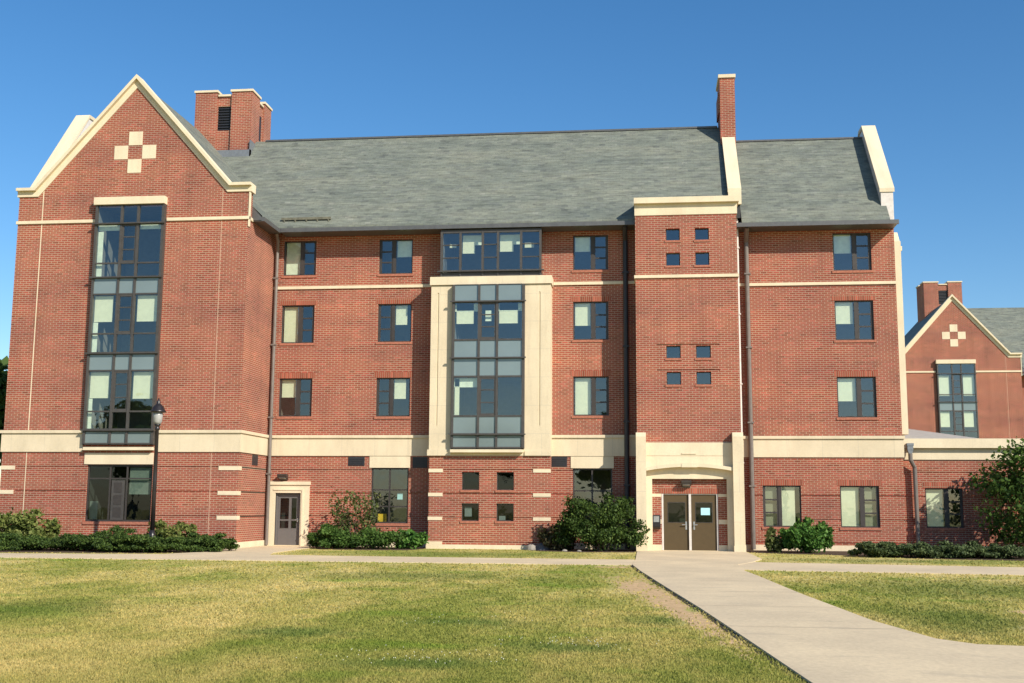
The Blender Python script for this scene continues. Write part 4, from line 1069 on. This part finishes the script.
shrub('grey_plant', 'pale spiky ground plant beside the last juniper at the right edge', 'plant', None, 13.1, -4.2, .6, .6, .4, 'olive', .08, 700, 88, 8, 4, .3)
tree('small_tree', 'small leafy tree with wide crown in front of the low wing', 'tree', None, 14.35, -.95, 4.2, 2.40, 2.05, 9000, .10, 'tree', 91, .10, 46, 1.05)
tree('tall_tree', 'tall dark tree peeking past the left edge of the gabled tower', 'tree', None, -41.0, 16, 13, 5.4, 7.0, 14000, .42, 'far_tree', 92, .35, 26)
for i, (x, y, h, r) in enumerate(((-66, -104, 15, 7), (-52, -110, 13, 6), (-20, -104, 13, 5), (-6, -112, 14, 6), (17, -104, 16, 6.5), (31, -98, 13, 5.5))):
    tree('shade_tree', 'large shade tree across the lawn, mirrored in the window glass', 'tree', 'shade trees across the lawn', x, y, h, r, h-r*.85, 6000, .85, 'far_tree', 100+i, .35, 26)

# ---- stones by the bay
def rock(label, x, y, r, h, mat, seed):
    rg = random.Random(seed); b = MB(); k = 9; prof = [(1.0, 0), (1.05, .3), (.85, .7), (.45, .95), (.05, 1.0)]
    n0 = len(b.v)
    for q, z in prof:
        for j in range(k):
            t = 2*math.pi*j/k; s = r*q*rg.uniform(.8, 1.15); b.v.append((x+s*math.cos(t), y+.7*s*math.sin(t), h*z*rg.uniform(.9, 1.08)))
    for i in range(len(prof)-1):
        for j in range(k):
            a = n0+i*k+j; c = n0+i*k+(j+1) % k; b.f.append((a, c, c+k, a+k)); b.m.append(0)
    b.f.append(tuple(n0+(len(prof)-1)*k+j for j in range(k))); b.m.append(0)
    tag(obj('stone', b, M[mat]), label, 'stone', 'stones beside the bay')
rock('large grey stone leaning at the corner of the brick bay', -3.98, -1.45, .30, .30, 'rock', 1)
rock('pale streaked stone left of the large grey one by the bay', -4.45, -1.5, .20, .22, 'rock_pale', 2)
rock('small white stone under the bronze green shrub', -3.1, -2.35, .10, .08, 'rock_pale', 3)
rock('tiny white stone at the foot of the large yew', -2.55, -2.5, .08, .07, 'rock_pale', 4)
# ---- things seen through the glass
tag(boxes('yellow_card', M['yellow'], None, (-10.85, -10.52, .30, .34, 1.0, 1.32)), 'yellow card standing inside the tall ground floor window', 'card')
tag(boxes('white_paper', M['paper_white'], None, (-7.16, -6.88, BY+.20, BY+.205, 1.25, 1.62)), 'white paper in the lower left small window of the bay', 'paper')
tag(boxes('white_card', M['paper_white'], None, (-5.80, -5.55, BY+.22, BY+.24, 1.10, 1.28)), 'white card on the sill of the lower right small bay window', 'card')
tag(boxes('poster', M['paper'], None, (-10.05, -9.83, .22, .225, 1.90, 2.15)), 'pale square note stuck in the right half of the tall ground floor window', 'note')

# ================================================================== LIGHT, SKY, CAMERA
world = bpy.data.worlds.new('World'); scene.world = world; world.use_nodes = True
nt = world.node_tree; bg = nt.nodes['Background']
sky = nt.nodes.new('ShaderNodeTexSky'); sky.sky_type = 'NISHITA'; sky.sun_disc = False
ldir = Vector((-1.1, 1.0, -.98)).normalized()
sky.sun_elevation = math.asin(-ldir.z); sky.sun_rotation = math.atan2(-ldir.x, -ldir.y)
sky.air_density = 1.0; sky.dust_density = .35; sky.ozone_density = 3.0; sky.altitude = 50
hs = nt.nodes.new('ShaderNodeHueSaturation'); hs.inputs['Saturation'].default_value = 1.27; nt.links.new(sky.outputs[0], hs.inputs['Color'])
nt.links.new(hs.outputs[0], bg.inputs[0]); bg.inputs[1].default_value = .11
sun = bpy.data.lights.new('sun', 'SUN'); sun.energy = 4.7; sun.angle = R(.53); sun.color = (1.0, .92, .79)
so = bpy.data.objects.new('sun', sun); col.objects.link(so); so.rotation_euler = ldir.to_track_quat('-Z', 'Y').to_euler(); so.location = (30, -40, 30)

f, pit, yaw, rol = 1155.0, R(8.1271509), R(6.69475234), R(.36052684)
fw = Vector((-math.sin(yaw)*math.cos(pit), math.cos(yaw)*math.cos(pit), math.sin(pit)))
rt_ = Vector((math.cos(yaw), math.sin(yaw), 0)); up = rt_.cross(fw)
r2 = rt_*math.cos(rol)+up*math.sin(rol); u2 = -rt_*math.sin(rol)+up*math.cos(rol)
cam = bpy.data.cameras.new('camera'); cam.sensor_width = 36; cam.lens = f/1024*36; cam.clip_end = 4000
co = bpy.data.objects.new('camera', cam); col.objects.link(co)
co.matrix_world = Matrix(((r2.x, u2.x, -fw.x, 0), (r2.y, u2.y, -fw.y, -46), (r2.z, u2.z, -fw.z, 1.65), (0, 0, 0, 1)))
scene.camera = co
vs = scene.view_settings; vs.view_transform = 'Standard'; vs.look = 'None'; vs.exposure = 0.42; vs.gamma = 1; vs.use_curve_mapping = False
scene.cycles.max_bounces = 8; scene.cycles.transparent_max_bounces = 12
